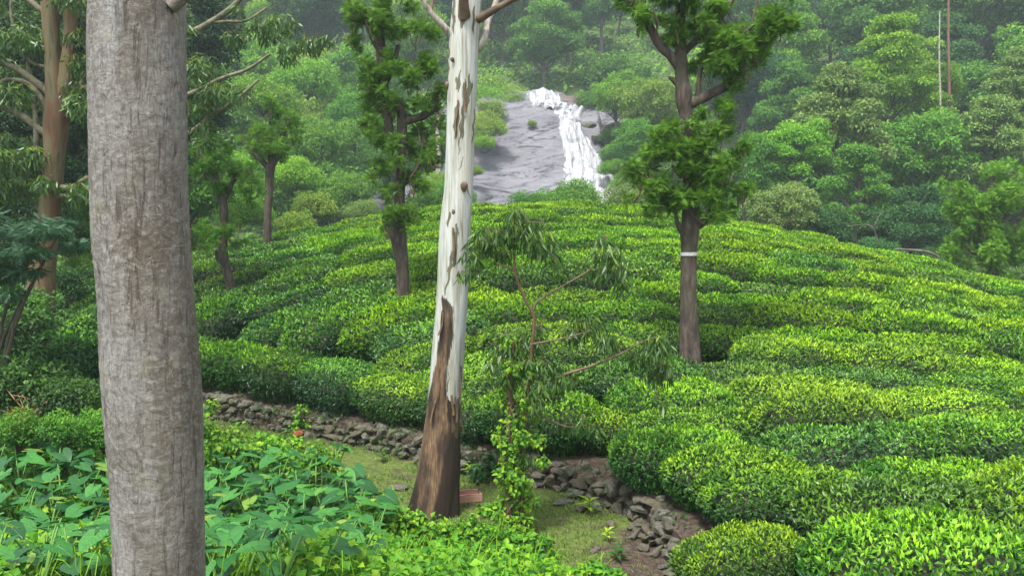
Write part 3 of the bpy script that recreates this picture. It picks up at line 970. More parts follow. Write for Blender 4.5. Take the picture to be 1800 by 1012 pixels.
# ------------------------------------------------------------------ grass and creeping cover
def rng_xy(n, x0, x1, y0, y1):
    return RNG.uniform(x0, x1, n), RNG.uniform(y0, y1, n)
X, Y = rng_xy(120000, -7.5, 2.0, 7.0, 15.5)
k = (Y < wall_y(X) - .05)
soilk = np.exp(-(((X - 1.35) / .7) ** 2 + ((Y - 8.3) / 1.4) ** 2))
dens = np.clip(.35 + 1.2 * fbm(X * 1.1, Y * 1.1, 0, 81), .03, 1) * (1 - .75 * np.clip(soilk * 1.2, 0, 1))
k &= RNG.uniform(0, 1, len(X)) < dens
X, Y = X[k][:60000], Y[k][:60000]
Z = bank(X, Y)
n = len(X)
A = unit(rdir(n) * .7 + np.array([0, 0, 1.0]))
b = MB()
hL = RNG.uniform(.025, .075, n) * (1 + 1.2 * (fbm(X * .7, Y * .7, 3, 83) > .35))
leaves(b, np.stack([X, Y, Z - .004], -1), A, rdir(n), hL, hL * .2, np.column_stack([RNG.uniform(0, 1, n), (RNG.uniform(0, 1, n) < .3) * RNG.uniform(0, .9, n)]), 'fold2', 0, .1, .2)
tag(b.build('grass', M['grass']), 'short green grass on the terrace', 'grass', kind='stuff')

def cover_h(X, Y):
    """Height of the creeping green tangle above the bank."""
    m = sstep(8.9, 7.6, Y + .35 * (X + .4) * (X > -.4)) * sstep(1.15, .2, X)
    m = np.maximum(m, sstep(-2.5, -3.6, X) * sstep(13.4, 11, Y + .3 * (X + 3)))
    m = np.maximum(m, sstep(-6.3, -7.5, X) * sstep(16.5, 15, Y))
    for bx, by, br in ((-1.9, 9.4, .5), (-2.6, 9.9, .5), (-.2, 8.6, .55), (-1.3, 8.8, .5), (.75, 7.6, .35), (-3.4, 11.6, .7), (-.15, 9.6, .25), (1.0, 6.9, .4)):
        m = np.maximum(m, .9 * np.exp(-((X - bx) ** 2 + (Y - by) ** 2) / br ** 2 * 1.6) * (np.abs(X + .95) + np.abs(Y - 9.6) > .4))
    return m * np.clip(.20 + .36 * fbm(X * 1.9, Y * 1.9, 0, 91, 4), .02, 1)
X, Y = rng_xy(150000, -13, 1.4, 3.2, 16)
H = cover_h(X, Y)
k = (H > .035) & (np.abs(X) < .68 * Y + 1) & (RNG.uniform(0, 1, len(X)) < np.where(Y > 10, .55, 1.0)) & (Y < wall_y(X) - .1)
H = H + .10 * (X < -1.05) * (Y < 9)
k &= ~((Y < 4.9) & (np.abs(X + .45 * Y) < .75))
X, Y, H = X[k][:70000], Y[k][:70000], H[k][:70000]
n = len(X)
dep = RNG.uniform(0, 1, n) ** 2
Z = bank(X, Y) + H * (1 - dep * .8)
A = unit(rdir(n) * np.array([1, 1, .5]) + np.array([0, -.15, .1]))
NL = unit(rdir(n) * .55 + np.array([0, 0, 1.0]))
Ls = RNG.uniform(.045, .095, n) * np.where(Y > 10, 1.25, 1)
yg = np.clip((1 - dep) * (RNG.uniform(0, 1, n) < .5) * RNG.uniform(.2, 1, n) * np.clip(.7 + 1.2 * fbm(X, Y, 1, 95), 0.1, 1.2), 0, 1)
b = MB()
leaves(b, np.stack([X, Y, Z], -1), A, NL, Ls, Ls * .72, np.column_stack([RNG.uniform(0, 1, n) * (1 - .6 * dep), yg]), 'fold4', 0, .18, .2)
X2, Y2 = rng_xy(2200, -8, .9, 4, 12)
k = cover_h(X2, Y2) > .15
for x, y in zip(X2[k], Y2[k]):
    h = float(cover_h(x, y)); g = float(bank(x, y))
    d = unit(RNG.normal(size=2)) * RNG.uniform(.1, .28)
    pts = [(x, y, g + h * .7), (x + d[0] * .5, y + d[1] * .5, g + h + .05 + RNG.uniform(0, .08)), (x + d[0], y + d[1], g + h + RNG.uniform(-.05, .08))]
    pp, rr = smooth_line(pts, [.004, .003, .002], 2)
    tube(b, pp, rr, 3, 0, tone=(.7, .5))
tag(b.build('creeper_cover', M['creeper']), 'tangled bright green creepers covering the bank', 'creepers', kind='stuff')

# ------------------------------------------------------------------ taro plants
def taro_leaf_mesh(seed):
    rng = random.Random(seed)
    out = [(-.26, .14), (-.42, .30), (-.34, .46), (-.10, .54), (.16, .50), (.44, .36), (.66, .19), (.86, .0)]
    b = MB()
    V, Fc = [], []
    curl = rng.uniform(.25, .5)
    def z(x, y):
        return .16 * abs(y) ** 1.2 - curl * .35 * max(0, x) ** 2 - .25 * max(0, -x) ** 2 - .18 * abs(y) ** 3 * 2 + .02 * math.sin(x * 16 + abs(y) * 9 + seed)
    rows = [[(p[0], s * p[1] * f) for p in out] for s in (1,) for f in (1,)]
    for s in (1, -1):
        base = len(V)
        mids = [(-.02, 0), (-.02, 0), (-.02, .0), (.03, 0), (.22, 0), (.45, 0), (.64, 0), (.86, 0)]
        for (mx, my), (x, y) in zip(mids, out):
            for f in (0, .5, 1):
                xx, yy = mx + (x - mx) * f, (y * f)
                V.append((xx, s * yy, z(xx, yy)))
        for i in range(7):
            for j in range(2):
                a = base + i * 3 + j
                q = [a, a + 1, a + 4, a + 3]
                Fc.append(q if s < 0 else q[::-1])
    b.add(V, Fc, 0)
    return b, V
def taro_full(seed):
    """Blade plus stalk; origin at the foot of the stalk, blade about 1 unit long at the stalk's end."""
    rng = random.Random(seed)
    b, V = taro_leaf_mesh(seed)
    return b.mesh('taro_blade', M['taro'], True)
BLADES = [taro_full(i) for i in range(6)]
def stalk_mesh(i):
    b = MB()
    p, r = smooth_line([(0, 0, 0), (.10, 0, .45), (.30, .02 * i, .85), (.42, .02 * i, 1.0)], [.028, .022, .016, .011], 3)
    tube(b, p, r, 6)
    return b.mesh('taro_stalk', M['petiole'], True)
STALKS = [stalk_mesh(i) for i in range(3)]
spots = []
TAROS = []
for _ in range(16000):
    y = random.uniform(4.3, 11.0)
    x = random.uniform(-.68 * y - .3, -1.05)
    px_, py_ = proj(x, y, float(bank(x, y)) + .4)
    if x > -1.3 and y < 5.2 and px_ > 600: continue
    lim = np.interp(px_, [0, 200, 360, 480, 600, 660, 680], [775, 785, 795, 815, 825, 860, 2000]) + random.gauss(0, 14)
    if py_ < lim or (px_ > 560 and py_ > 960): continue
    if math.hypot(x + 1.6, y - 3.5) < .5: continue
    if all(math.hypot(x - a, y - b) > .215 for a, b in spots):
        spots.append((x, y))
spots = spots[:295]
for i, (x, y) in enumerate(spots):
    z = float(bank(x, y)) + .02
    big = 1 + .35 * (y > 7.5)
    side = 'left of' if x < -.44 * y else 'right of'
    t = thing('taro_plant', 'taro plant with big heart shaped leaves on the bank %s the grey foreground trunk' % side, 'taro plant', (x, y, z),
              'taro plants %s the grey trunk' % side)
    TAROS.append((t, (side, 'nearest' if y < 5.4 else 'second' if y < 6.6 else 'middle' if y < 8 else 'far' if y < 9.4 else 'farthest')))
    nl = random.randint(3, 5)
    a0 = random.uniform(0, 6)
    for j in range(nl):
        az = a0 + j * 2.2 + random.uniform(-.4, .4)
        h = random.uniform(.24, .52) * (1 + .2 * (y > 7.5))
        st = bpy.data.objects.new('stalk', random.choice(STALKS)); C.objects.link(st); st.parent = t
        st.scale = (h * .8, h * .8, h); st.rotation_euler = (0, 0, az)
        o = bpy.data.objects.new('leaf', random.choice(BLADES)); C.objects.link(o); o.parent = t
        tip = Vector((math.cos(az) * .42 * h * .8, math.sin(az) * .42 * h * .8, h))
        o.location = tip
        s = random.uniform(.09, .175) * big
        o.scale = (s, s * random.uniform(.85, 1.05), s)
        o.rotation_euler = Euler((random.uniform(-.25, .25) + .12, random.uniform(.05, .5), az + random.uniform(-.5, .5)))
order_labels(TAROS, lambda i_, n_, key: 'taro plant %s from left in the %s band %s the grey trunk' % (ordw(i_), key[1], key[0]))
print('taro', len(spots))

# ------------------------------------------------------------------ foreground grey trunk
def detailed_trunk(L, D, n, rows, relief, extra=None, seed=0, flare=None):
    """Trunk from silhouette: [(px centre, py, half width px)], with carved relief."""
    pts, rad = pxline(L, D)
    pts, rad = smooth_line(pts, rad, 12)
    s = np.linspace(0, len(pts) - 1, rows)
    c = np.stack([np.interp(s, range(len(pts)), pts[:, i]) for i in range(3)], -1)
    r = np.interp(s, range(len(pts)), rad)
    ang = np.linspace(0, 2 * math.pi, n, endpoint=False)
    Cc, Sn = np.cos(ang), np.sin(ang)
    H = c[:, 2][:, None] + 0 * ang
    Ax = Cc[None] * np.ones((rows, 1)); Ay = Sn[None] * np.ones((rows, 1))
    k = relief(Ax, Ay, H)
    R = r[:, None] * k
    V = np.stack([c[:, 0][:, None] + R * Ax, c[:, 1][:, None] + R * Ay, H], -1)
    idx = np.arange(rows * n).reshape(rows, n)
    q = np.stack([idx[:-1], np.roll(idx, -1, 1)[:-1], np.roll(idx, -1, 1)[1:], idx[1:]], -1).reshape(-1, 4)
    if c[1, 2] < c[0, 2]: q = q[:, ::-1]
    return V, q, Ax, Ay, H

def rel_grey(ax, ay, h):
    k = 1 + .025 * fbm(ax * 1.3 + 4, ay * 1.3, h * .9, 101, 3) + .02 * fbm(ax * 3, ay * 3, h * 2.2, 102, 3)
    wav = fbm(ax * 2.2, ay * 2.2, h * 3.5, 103, 3)
    k = k + .004 * np.sin(h * 95 + wav * 14) * sstep(.0, .5, fbm(ax * 2, ay * 2, h * 1.4, 104) + .35)
    crack = np.abs(fbm(ax * 5 + .6 * wav, ay * 5, h * 1.1, 105, 3))
    k = k - .02 * (1 - sstep(.0, .055, crack)) * sstep(-.1, .3, fbm(ax * 2, ay * 2, h * 1.0, 106))
    dent = np.exp(-(((ax + .62) / .25) ** 2 + ((h - 3.05) / .18) ** 2)) * (ay < 0)
    return k - .05 * dent
L = [(243, -60, 79), (243, 0, 80), (242, 100, 81), (244, 200, 82), (246, 330, 82), (250, 420, 83), (256, 500, 82), (262, 600, 84), (268, 680, 85), (273, 760, 84), (278, 860, 81), (281, 1012, 80), (283, 1120, 84), (284, 1300, 96)]
L = [(a, b_, c_ * .965) for a, b_, c_ in L]
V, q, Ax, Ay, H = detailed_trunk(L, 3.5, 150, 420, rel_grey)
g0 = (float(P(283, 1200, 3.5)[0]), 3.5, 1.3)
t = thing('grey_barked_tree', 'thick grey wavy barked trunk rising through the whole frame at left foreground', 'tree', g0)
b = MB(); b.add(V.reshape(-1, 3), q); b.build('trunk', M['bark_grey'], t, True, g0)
b = MB()
p, r = pxline([(300, 12, 12), (318, -2, 11), (335, -22, 9), (360, -60, 8)], 3.42)
p, r = smooth_line(p, r); tube(b, p, r, 12, bump=.1)
b.build('branch', M['bark_grey'], t, True, g0)

# ------------------------------------------------------------------ white barked eucalyptus
def rel_white(ax, ay, h):
    k = 1 + .03 * fbm(ax * 1.2, ay * 1.2, h * .8, 111, 3)
    low = sstep(1.9, .5, h)
    k = k + .03 * low * fbm(ax * 6, ay * 6, h * .9, 112, 4) + .012 * fbm(ax * 9, ay * 9, h * .8, 113, 3)
    k = k + .16 * sstep(.55, -.1, h) * np.clip(np.cos(np.arctan2(ay, ax) * 4 + 1.0), 0, 1)
    # burl on the brown scar
    burl = np.exp(-(((ax + .05) / .28) ** 2 + ((h - 2.43) / .12) ** 2)) * (ay < 0)
    return k + .13 * burl
LW = [(823, -70, 25), (821, 0, 25), (816, 70, 26), (812, 170, 25), (809, 250, 24.5), (806, 330, 25), (800, 400, 27), (797, 470, 27.5), (794, 540, 28), (789, 600, 29), (782, 700, 30), (777, 760, 33), (771, 830, 38), (762, 900, 43), (760, 930, 47), (760, 960, 50)]
V, q, Ax, Ay, H = detailed_trunk(LW, 9.6, 96, 460, rel_white)
tpx, tpy = proj(V[..., 0], V[..., 1], V[..., 2])
lim = np.interp(tpy, [a[1] for a in LW], [a[0] for a in LW])
hw = np.interp(tpy, [a[1] for a in LW], [a[2] for a in LW])
u = (tpx - lim) / hw                                  # -1 left edge, 1 right edge, along the visible face
# boundary of brown bark: right edge of the brown area in u, by height
edge_u = np.interp(tpy, [470, 515, 540, 590, 640, 700, 712, 740, 800], [-1.3, -.75, .12, .28, .05, .12, .75, .95, 1.6])
left_u = np.interp(tpy, [500, 540, 640, 700, 740], [-.8, -.62, -.68, -1.0, -1.6])
front = Ay < .35
br = sstep(-.38, .38, edge_u - u) * sstep(-.2, .2, u - left_u)
br = np.where(front, br, sstep(640, 760, tpy))
ol = np.zeros_like(u)
def streak(px0, py0, px1, py1, w, s=1.0):
    global ol
    t_ = np.clip((tpy - py0) / (py1 - py0), 0, 1); w = w * .6 if not hasattr(w, 'shape') else w
    cx = px0 + (px1 - px0) * t_ + 1.2 * np.sin(tpy * .22)
    ww = w * np.sin(math.pi * np.clip(t_ * .92 + .04, 0, 1)) ** .6
    m_ = (tpy > py0) & (tpy < py1) & front
    ol = np.maximum(ol, np.where(m_, s * sstep(2.4, .1, np.abs(tpx - cx) / np.maximum(ww, .5)), 0))
for a in ((816, -5, 813, 50, 7), (809, 120, 806, 165, 2.5), (826, 130, 819, 200, 4.5), (818, 140, 813, 245, 4.5), (803, 135, 803, 160, 4), (805, 180, 800, 245, 6), (812, 190, 806, 275, 2.5),
          (829, 145, 826, 170, 3), (835, 190, 830, 260, 2), (790, 372, 787, 400, 4), (803, 392, 797, 470, 7), (800, 430, 787, 480, 4), (797, 455, 781, 520, 3), (822, 420, 820, 460, 1.5),
          (806, 700, 803, 770, 8), (812, 640, 808, 700, 2.0), (790, 640, 786, 700, 2), (823, 330, 826, 350, 2), (834, 10, 832, 60, 4), (798, -20, 797, 60, 4), (789, 70, 786, 170, 2.5), (816, 275, 806, 300, 2)):
    streak(*a)
t = thing('white_barked_tree', 'tall white barked eucalyptus with brown fibrous foot in the centre', 'tree', (float(P(760, 930, 9.6)[0]), 9.6, -.05))
g1 = tuple(t.location)
dark = sstep(-.15, .25, u - np.interp(tpy, [735, 760, 800, 860, 915], [1.2, .5, .15, .05, -.1])) * sstep(730, 770, tpy)
dark = np.maximum(dark, sstep(-.55, -.85, u) * sstep(790, 900, tpy))
dark = np.maximum(dark, .9 * np.exp(-(((tpx - 775) / 9) ** 2 + ((tpy - 580) / 55) ** 2)))
b = MB(); b.add(V.reshape(-1, 3), q, 0, np.column_stack([br.ravel() * .95, ol.ravel() * .95, dark.ravel()]))
b.build('trunk', M['bark_white'], t, True, g1)
rb = random.Random(3)
for px0, y0, y1, off in ((768, 690, 735, 0), (803, 692, 735, 0), (810, 640, 690, 0), (787, 600, 650, 0), (781, 545, 585, 0), (806, 180, 235, 0), (818, 150, 200, 0), (800, 400, 450, 0), (789, 690, 715, 0), (797, 688, 722, 0), (776, 640, 700, 0), (812, 705, 760, 0)):
    # a loose strip of bark peeling off the trunk face
    y_ = np.linspace(y0, y1, 7)
    cxs = np.interp(y_, [a[1] for a in LW], [a[0] for a in LW]); hws = np.interp(y_, [a[1] for a in LW], [a[2] for a in LW])
    xs = px0 + 1.5 * np.sin(y_ * .1 + px0) + (cxs - cxs[0])
    uu = np.clip((xs - cxs) / hws, -.96, .96)
    Rm = hws * 9.6 / F
    peel = .006 + .045 * np.linspace(0, 1, 7) ** 2
    w_ = 1.6 * 9.6 / F
    vv = []
    for j in range(7):
        c0 = P(cxs[j], y_[j], 9.6)
        th = math.asin(uu[j])
        for sgn in (-1, 1):
            t2 = th + sgn * w_ / Rm[j]
            rr_ = Rm[j] + peel[j] + (.006 if sgn > 0 else 0)
            vv.append((c0[0] + math.sin(t2) * rr_, c0[1] - math.cos(t2) * rr_, c0[2]))
    b = MB(); b.add(vv, [[2 * j, 2 * j + 2, 2 * j + 3, 2 * j + 1] for j in range(6)])
    b.build('bark_strip', M['stem'], t, True, g1)
for LL, dd, mt in (([(800, 66, 6), (790, 58, 6.5), (775, 42, 6), (757, 22, 5.5), (742, -2, 5), (728, -30, 5)], [.0, -.05, -.1, -.15, -.2, -.25], 'bark_pale'),
                   ([(757, 22, 3), (760, 6, 3.5), (764, -20, 3)], [-.15, -.1, -.1], 'twig'),
                   ([(836, 36, 8), (848, 30, 7), (868, 18, 6), (895, 3, 5), (930, -12, 5)], [-.05, -.12, -.2, -.25, -.3], 'twig'),
                   ([(832, 92, 6), (845, 80, 7), (853, 62, 6), (857, 40, 5.5), (868, 15, 5), (880, -20, 5)], [.05, .02, 0, .1, .2, .25], 'bark_pale'),
                   ([(816, 30, 11), (815, 8, 9), (816, -25, 8)], [-.15, -.24, -.34], 'twig')):
    b = MB(); p, r = pxline(LL, 9.6, dd); p, r = smooth_line(p, r, 5); tube(b, p, r, 10, bump=.12); b.build('branch', M[mt], t, True, g1)
for a, c_, w in ((816, 328, 6.5), (787, 150, 5), (797, 373, 4), (795, 105, 3)):
    b = MB(); p, r = pxline([(a, c_ - w * 1.3, w * .55), (a, c_ - w * .6, w), (a, c_ + w * .4, w * .9), (a, c_ + w * 1.3, w * .4)], 9.6 - .165 if a > 790 else 9.55)
    p, r = smooth_line(p, r, 3); tube(b, p, r, 10, bump=.35, seed=a); b.build('branch_knot', M['twig'], t, True, g1)

# ------------------------------------------------------------------ key trees built from limb lines and leaf clumps
def clump_points(cl, D, n_per, flat=.8, seed=0, depth=.6):
    """Random points in clumps [(px, py, radius px)] round depth D; returns points, clump centres."""
    rng = np.random.default_rng(seed)
    Pn, Cn = [], []
    for (a, c_, r) in cl:
        R = r * D / F
        d = D + rng.uniform(-1, 1) * depth
        c0 = P(a, c_, D); c0 = c0 + np.array([0, d - D, 0])
        n = max(4, int(n_per * (r / 35.0) ** 2))
        u = unit(rng.normal(size=(n, 3))) * (rng.uniform(0, 1, n) ** .45)[:, None] * R
        u[:, 2] *= flat
        Pn.append(c0 + u)
        Cn.append(np.repeat(c0[None], n, 0))
    return np.concatenate(Pn), np.concatenate(Cn)

def limb_tree(name, label, D, limbs, base, mat, leafers, group=None, cat='tree', bump=.12, n=12, tname='trunk'):
    p0 = tuple(base)
    t = thing(name, label, cat, p0, group)
    for i, L in enumerate(limbs):
        LL, dd = L if isinstance(L, tuple) else (L, None)
        b = MB(); p, r = pxline(LL, D, dd); p, r = smooth_line(p, r, 7 if i == 0 else 4)
        tube(b, p, r, n if i == 0 else 8, bump=bump, seed=i * 3 + len(label))
        b.build(tname if i == 0 else 'branch', M[mat] if isinstance(mat, str) else M[mat[min(i, len(mat) - 1)]], t, True, p0)
    for nm, b, m in leafers:
        b.build(nm, M[m], t, False, p0)
    return t

def oak_leaves(cl, D, seed, n_per=75, L=.17, depth=.5):
    n_per = int(n_per * 4.0)
    r0 = np.random.default_rng(seed + 9)
    sub = []
    for (a, c_, r) in cl:                       # break every clump into small separate sprays
        for _ in range(5):
            an, rr0 = r0.uniform(0, 6.28), r0.uniform(.1, 1.0) * r
            sub.append((a + math.cos(an) * rr0, c_ + math.sin(an) * rr0 * .9, r * r0.uniform(.24, .48)))
    Pn, Cn = clump_points(sub, D, n_per * 1.9, .85, seed, depth)
    rng = np.random.default_rng(seed + 1)
    n = len(Pn)
    out = unit(Pn - Cn)
    A = unit(out * .35 + rdir(n, rng) * .75 + np.array([0, 0, .30]))
    NL = unit(rdir(n, rng) * .5 + np.array([0, 0, 1.0]))
    yg = np.clip(.35 * rng.uniform(0, 1, n) + .5 * (np.linalg.norm(Pn - Cn, axis=1) > .25) * rng.uniform(0, 1, n), 0, 1)
    b = MB()
    fronds(b, Pn, A, NL, L * .66 * rng.uniform(.6, 1.35, n), np.column_stack([rng.uniform(0, 1, n), yg]), 4, .44, 0, .11, .3)
    # thin upright shoots carrying the fronds
    for i in range(0, len(cl) * 3):
        a, c_, r = cl[i % len(cl)]
        q0 = P(a + rng.uniform(-.3, .3) * r, c_ + r * .7, D); q1 = P(a + rng.uniform(-.7, .7) * r, c_ - r * rng.uniform(.3, .9), D)
        d = rng.uniform(-depth, depth) * .6
        q0[1] += d; q1[1] += d
        pp, rr = smooth_line([q0, (q0 + q1) / 2 + rng.normal(size=3) * .03, q1], [.012, .008, .004], 3)
        tube(b, pp, rr, 4, 1)
    return b

def build_oak(name, label, D, limbs, cl, px0, py0, seed, n_per=75, L=.17, leafmat='oak', depth=.5, basez=None):
    b = oak_leaves(cl, D, seed, n_per, L, depth)
    bp = P(px0, py0, D)
    bz = float(ground_z(bp[0], D)) if basez is None else basez
    t = limb_tree(name, label, D, limbs, (bp[0], D, bz), 'bark_dark', [])
    b.build('crown', [M[leafmat], M['twig']], t, False, tuple(t.location))
    return t

oakA = build_oak('silver_oak_tree', 'dark silver oak with a thin white painted band around its trunk', DA,
    [[(1212, 645, 22), (1212, 600, 18), (1210, 520, 15), (1211, 440, 14.5), (1213, 405, 17), (1212, 380, 13), (1210, 330, 10), (1209, 260, 10), (1206, 205, 12), (1201, 170, 14), (1197, 110, 11), (1196, 50, 9), (1196, -50, 8)],
     [(1202, 130, 10), (1180, 100, 8), (1160, 80, 8), (1142, 48, 7.5), (1125, 18, 7), (1090, -10, 6), (1070, -30, 6)], [(1142, 48, 5), (1135, 20, 5), (1128, -10, 4)],
     [(1206, 185, 9), (1225, 178, 8), (1250, 165, 8), (1280, 148, 8), (1300, 118, 9), (1301, 85, 7), (1303, 50, 4)],
     [(1200, 95, 6), (1235, 60, 6), (1262, 35, 5.5), (1280, 10, 5), (1300, -20, 4)], [(1228, 176, 5), (1228, 150, 4.5), (1232, 120, 3)], [(1198, 158, 6), (1185, 142, 5), (1176, 136, 3)],
     [(1216, 400, 9), (1235, 392, 7), (1248, 375, 6), (1255, 345, 3)], [(1206, 405, 8), (1196, 402, 6), (1188, 380, 3), (1186, 330, 2)],
     [(1240, 95, 4), (1290, 70, 3), (1330, 40, 3), (1355, 10, 2)]],
    [(1300, 80, 50), (1335, 45, 48), (1250, 70, 45), (1275, 120, 42), (1310, 125, 36), (1230, 20, 40), (1280, 10, 45), (1340, 0, 45), (1360, 60, 25), (1160, 30, 30), (1120, 45, 22), (1110, 5, 28), (1190, 60, 35), (1240, 130, 30), (1330, 95, 30),
     (1185, 0, 40), (1225, 215, 28), (1215, 250, 26), (1160, 262, 38), (1135, 300, 36), (1178, 320, 40), (1180, 235, 26), (1245, 262, 38), (1275, 300, 38), (1295, 345, 28), (1235, 320, 45), (1118, 335, 26), (1265, 355, 32), (1160, 350, 30), (1225, 370, 34), (1200, 290, 35), (1300, 265, 24), (1150, 375, 18),
     (1270, 190, 20), (1270, 225, 22)],
    1212, 605, 201, 95, .17)
b = MB(); p, r = pxline([(1211, 443, 15.6), (1211, 449, 15.6)], DA); tube(b, p, r, 24)
b.build('white_band', M['stub'], oakA, True, tuple(oakA.location))

build_oak('silver_oak_tree', 'slender silver oak with twin stems just left of the white barked tree', DB,
    [[(709, 520, 12), (708, 480, 11), (704, 440, 13), (699, 405, 15), (702, 370, 10), (704, 300, 8), (706, 240, 9), (707, 205, 9), (700, 185, 8), (690, 165, 6)],
     [(704, 300, 6), (692, 260, 7), (682, 215, 8), (675, 150, 8), (670, 95, 9), (668, 40, 7), (672, -40, 6)], [(707, 216, 8), (722, 210, 7), (745, 203, 7), (762, 185, 7), (768, 160, 5), (782, 145, 4)],
     [(675, 150, 6), (690, 120, 5), (700, 80, 4)], [(670, 95, 5), (655, 70, 4), (645, 40, 3)], [(697, 420, 6), (680, 400, 5), (675, 380, 4)], [(704, 330, 5), (722, 310, 4), (738, 290, 3)]],
    [(660, 50, 42), (700, 35, 40), (720, 140, 36), (752, 165, 30), (690, 105, 36), (650, 125, 32), (690, 195, 34), (748, 235, 32), (668, 245, 32), (722, 290, 34), (690, 335, 26), (735, 330, 28), (705, 375, 30), (660, 295, 26), (745, 120, 32),
     (630, 15, 32), (690, -15, 40), (640, 180, 24), (665, 170, 26), (735, 60, 30), (765, 210, 24), (620, 70, 20), (680, 405, 20), (730, 380, 22), (710, 250, 26), (645, 225, 20), (760, 285, 20)],
    709, 500, 211, 90, .19)
build_oak('silver_oak_tree', 'small straight silver oak with a round tuft on the crest left of centre', 25.0,
    [[(470, 440, 8), (470, 400, 7), (472, 350, 7), (474, 310, 7.5), (476, 292, 8)], [(475, 298, 6), (462, 285, 5), (450, 272, 4), (440, 255, 3)], [(477, 295, 6), (486, 275, 6), (492, 255, 5), (500, 225, 4)], [(476, 292, 5), (475, 250, 4), (476, 200, 3)]],
    [(474, 195, 26), (452, 232, 28), (492, 222, 32), (508, 205, 20), (438, 250, 22), (478, 255, 30), (500, 262, 22), (455, 262, 22), (424, 240, 14), (515, 245, 16), (480, 175, 14)],
    470, 410, 221, 100, .22)
build_oak('silver_oak_tree', 'leaning small silver oak with tufted foliage right of the grey trunk', 18.5,
    [[(407, 530, 9), (404, 495, 8.5), (396, 465, 8.5), (392, 440, 8), (394, 390, 7), (392, 355, 7.5), (384, 330, 6), (376, 300, 5)], [(394, 352, 5), (402, 335, 5), (410, 318, 4), (425, 300, 3)], [(384, 330, 4), (370, 318, 4), (360, 305, 3)], [(393, 462, 6), (384, 455, 5), (380, 440, 3)]],
    [(372, 275, 26), (355, 300, 22), (408, 300, 24), (432, 325, 22), (402, 410, 24), (422, 395, 20), (368, 402, 18), (345, 265, 18), (385, 330, 22), (430, 350, 14), (360, 430, 15), (415, 430, 14), (395, 260, 18), (440, 300, 14)],
    404, 505, 231, 90, .19)
build_oak('silver_oak_tree', 'bright bushy silver oak at the right edge beyond the tea slope', 30.0,
    [[(1748, 560, 8), (1746, 480, 8), (1744, 430, 7), (1742, 380, 6), (1745, 310, 4)], [(1745, 430, 5), (1720, 390, 4), (1700, 350, 3)], [(1744, 410, 5), (1770, 380, 4), (1790, 340, 3)], [(1745, 470, 4), (1720, 450, 3), (1695, 430, 2)]],
    [(1742, 335, 52), (1700, 370, 46), (1785, 375, 50), (1730, 425, 52), (1690, 440, 36), (1775, 440, 48), (1742, 325, 36), (1705, 350, 34), (1780, 345, 36), (1720, 395, 36), (1770, 410, 36), (1690, 405, 24), (1740, 455, 34), (1795, 390, 30), (1700, 450, 26), (1785, 455, 30), (1745, 370, 36), (1800, 320, 24), (1765, 305, 20), (1690, 330, 18), (1720, 490, 24), (1760, 495, 26), (1800, 480, 26)],
    1746, 520, 241, 120, .26, 'oak_light', 1.0, basez=.2)

# gum leaves: long, narrow, hanging
def gum_leaves(cl, D, seed, n_per=70, L=.13, depth=.3, W=.17, young=.35, hang=1.0):
    n_per = int(n_per * 2.4)
    Pn, Cn = clump_points(cl, D, n_per, .7, seed, depth)
    rng = np.random.default_rng(seed + 1)
    n = len(Pn)
    A = unit(rdir(n, rng) * .55 + unit(Pn - Cn) * .25 + np.array([0, 0, -1.0]) * hang)
    NL = unit(rdir(n, rng))
    up = sstep(0, .8, (Pn - Cn)[:, 2] / (np.abs((Pn - Cn)[:, 2]).max() + 1e-6))
    yg = np.clip(young * rng.uniform(0, 1, n) + .8 * up * (rng.uniform(0, 1, n) < .35), 0, 1)
    b = MB()
    LL = L * rng.uniform(.7, 1.25, n)
    leaves(b, Pn, A, NL, LL, LL * W, np.column_stack([rng.uniform(0, 1, n), yg]), 'long', 0, .1, .18)
    for i in range(len(cl) * 3):
        a, c_, r = cl[i % len(cl)]
        q0 = P(a, c_, D) ; q1 = P(a + rng.uniform(-.85, .85) * r, c_ + r * rng.uniform(-.3, .7), D)
        pp, rr = smooth_line([q0, (q0 + q1) / 2 + np.array([0, 0, .04]), q1], [.006, .004, .002], 3)
        tube(b, pp, rr, 4, 1)
    return b

DS = 9.0
sb = on_ground(905, 985)
sap = thing('eucalyptus_sapling', 'young eucalyptus with long drooping leaves and two thin brown stems', 'sapling', (float(P(908, 960, DS)[0]), DS, 0))
gs = tuple(sap.location)
stems = [([(888, 1040, 9), (893, 960, 8), (895, 860, 7), (897, 760, 6.5), (897, 690, 6), (899, 640, 5), (902, 600, 3.5)], None),
         ([(921, 1030, 7), (917, 930, 6), (920, 850, 5), (920, 780, 4.5), (925, 720, 4.5), (928, 690, 3.5), (932, 640, 3), (938, 580, 2.8), (938, 555, 3), (925, 530, 2.6), (912, 500, 2.4), (905, 470, 2.2), (904, 430, 2), (903, 400, 1.6), (905, 375, 1)], None)]
for L, dd in stems:
    b = MB(); p, r = pxline(L, DS, dd); p, r = smooth_line(p, r, 5); tube(b, p, r, 9, bump=.12); b.build('stem', M['stem'], sap, True, gs)
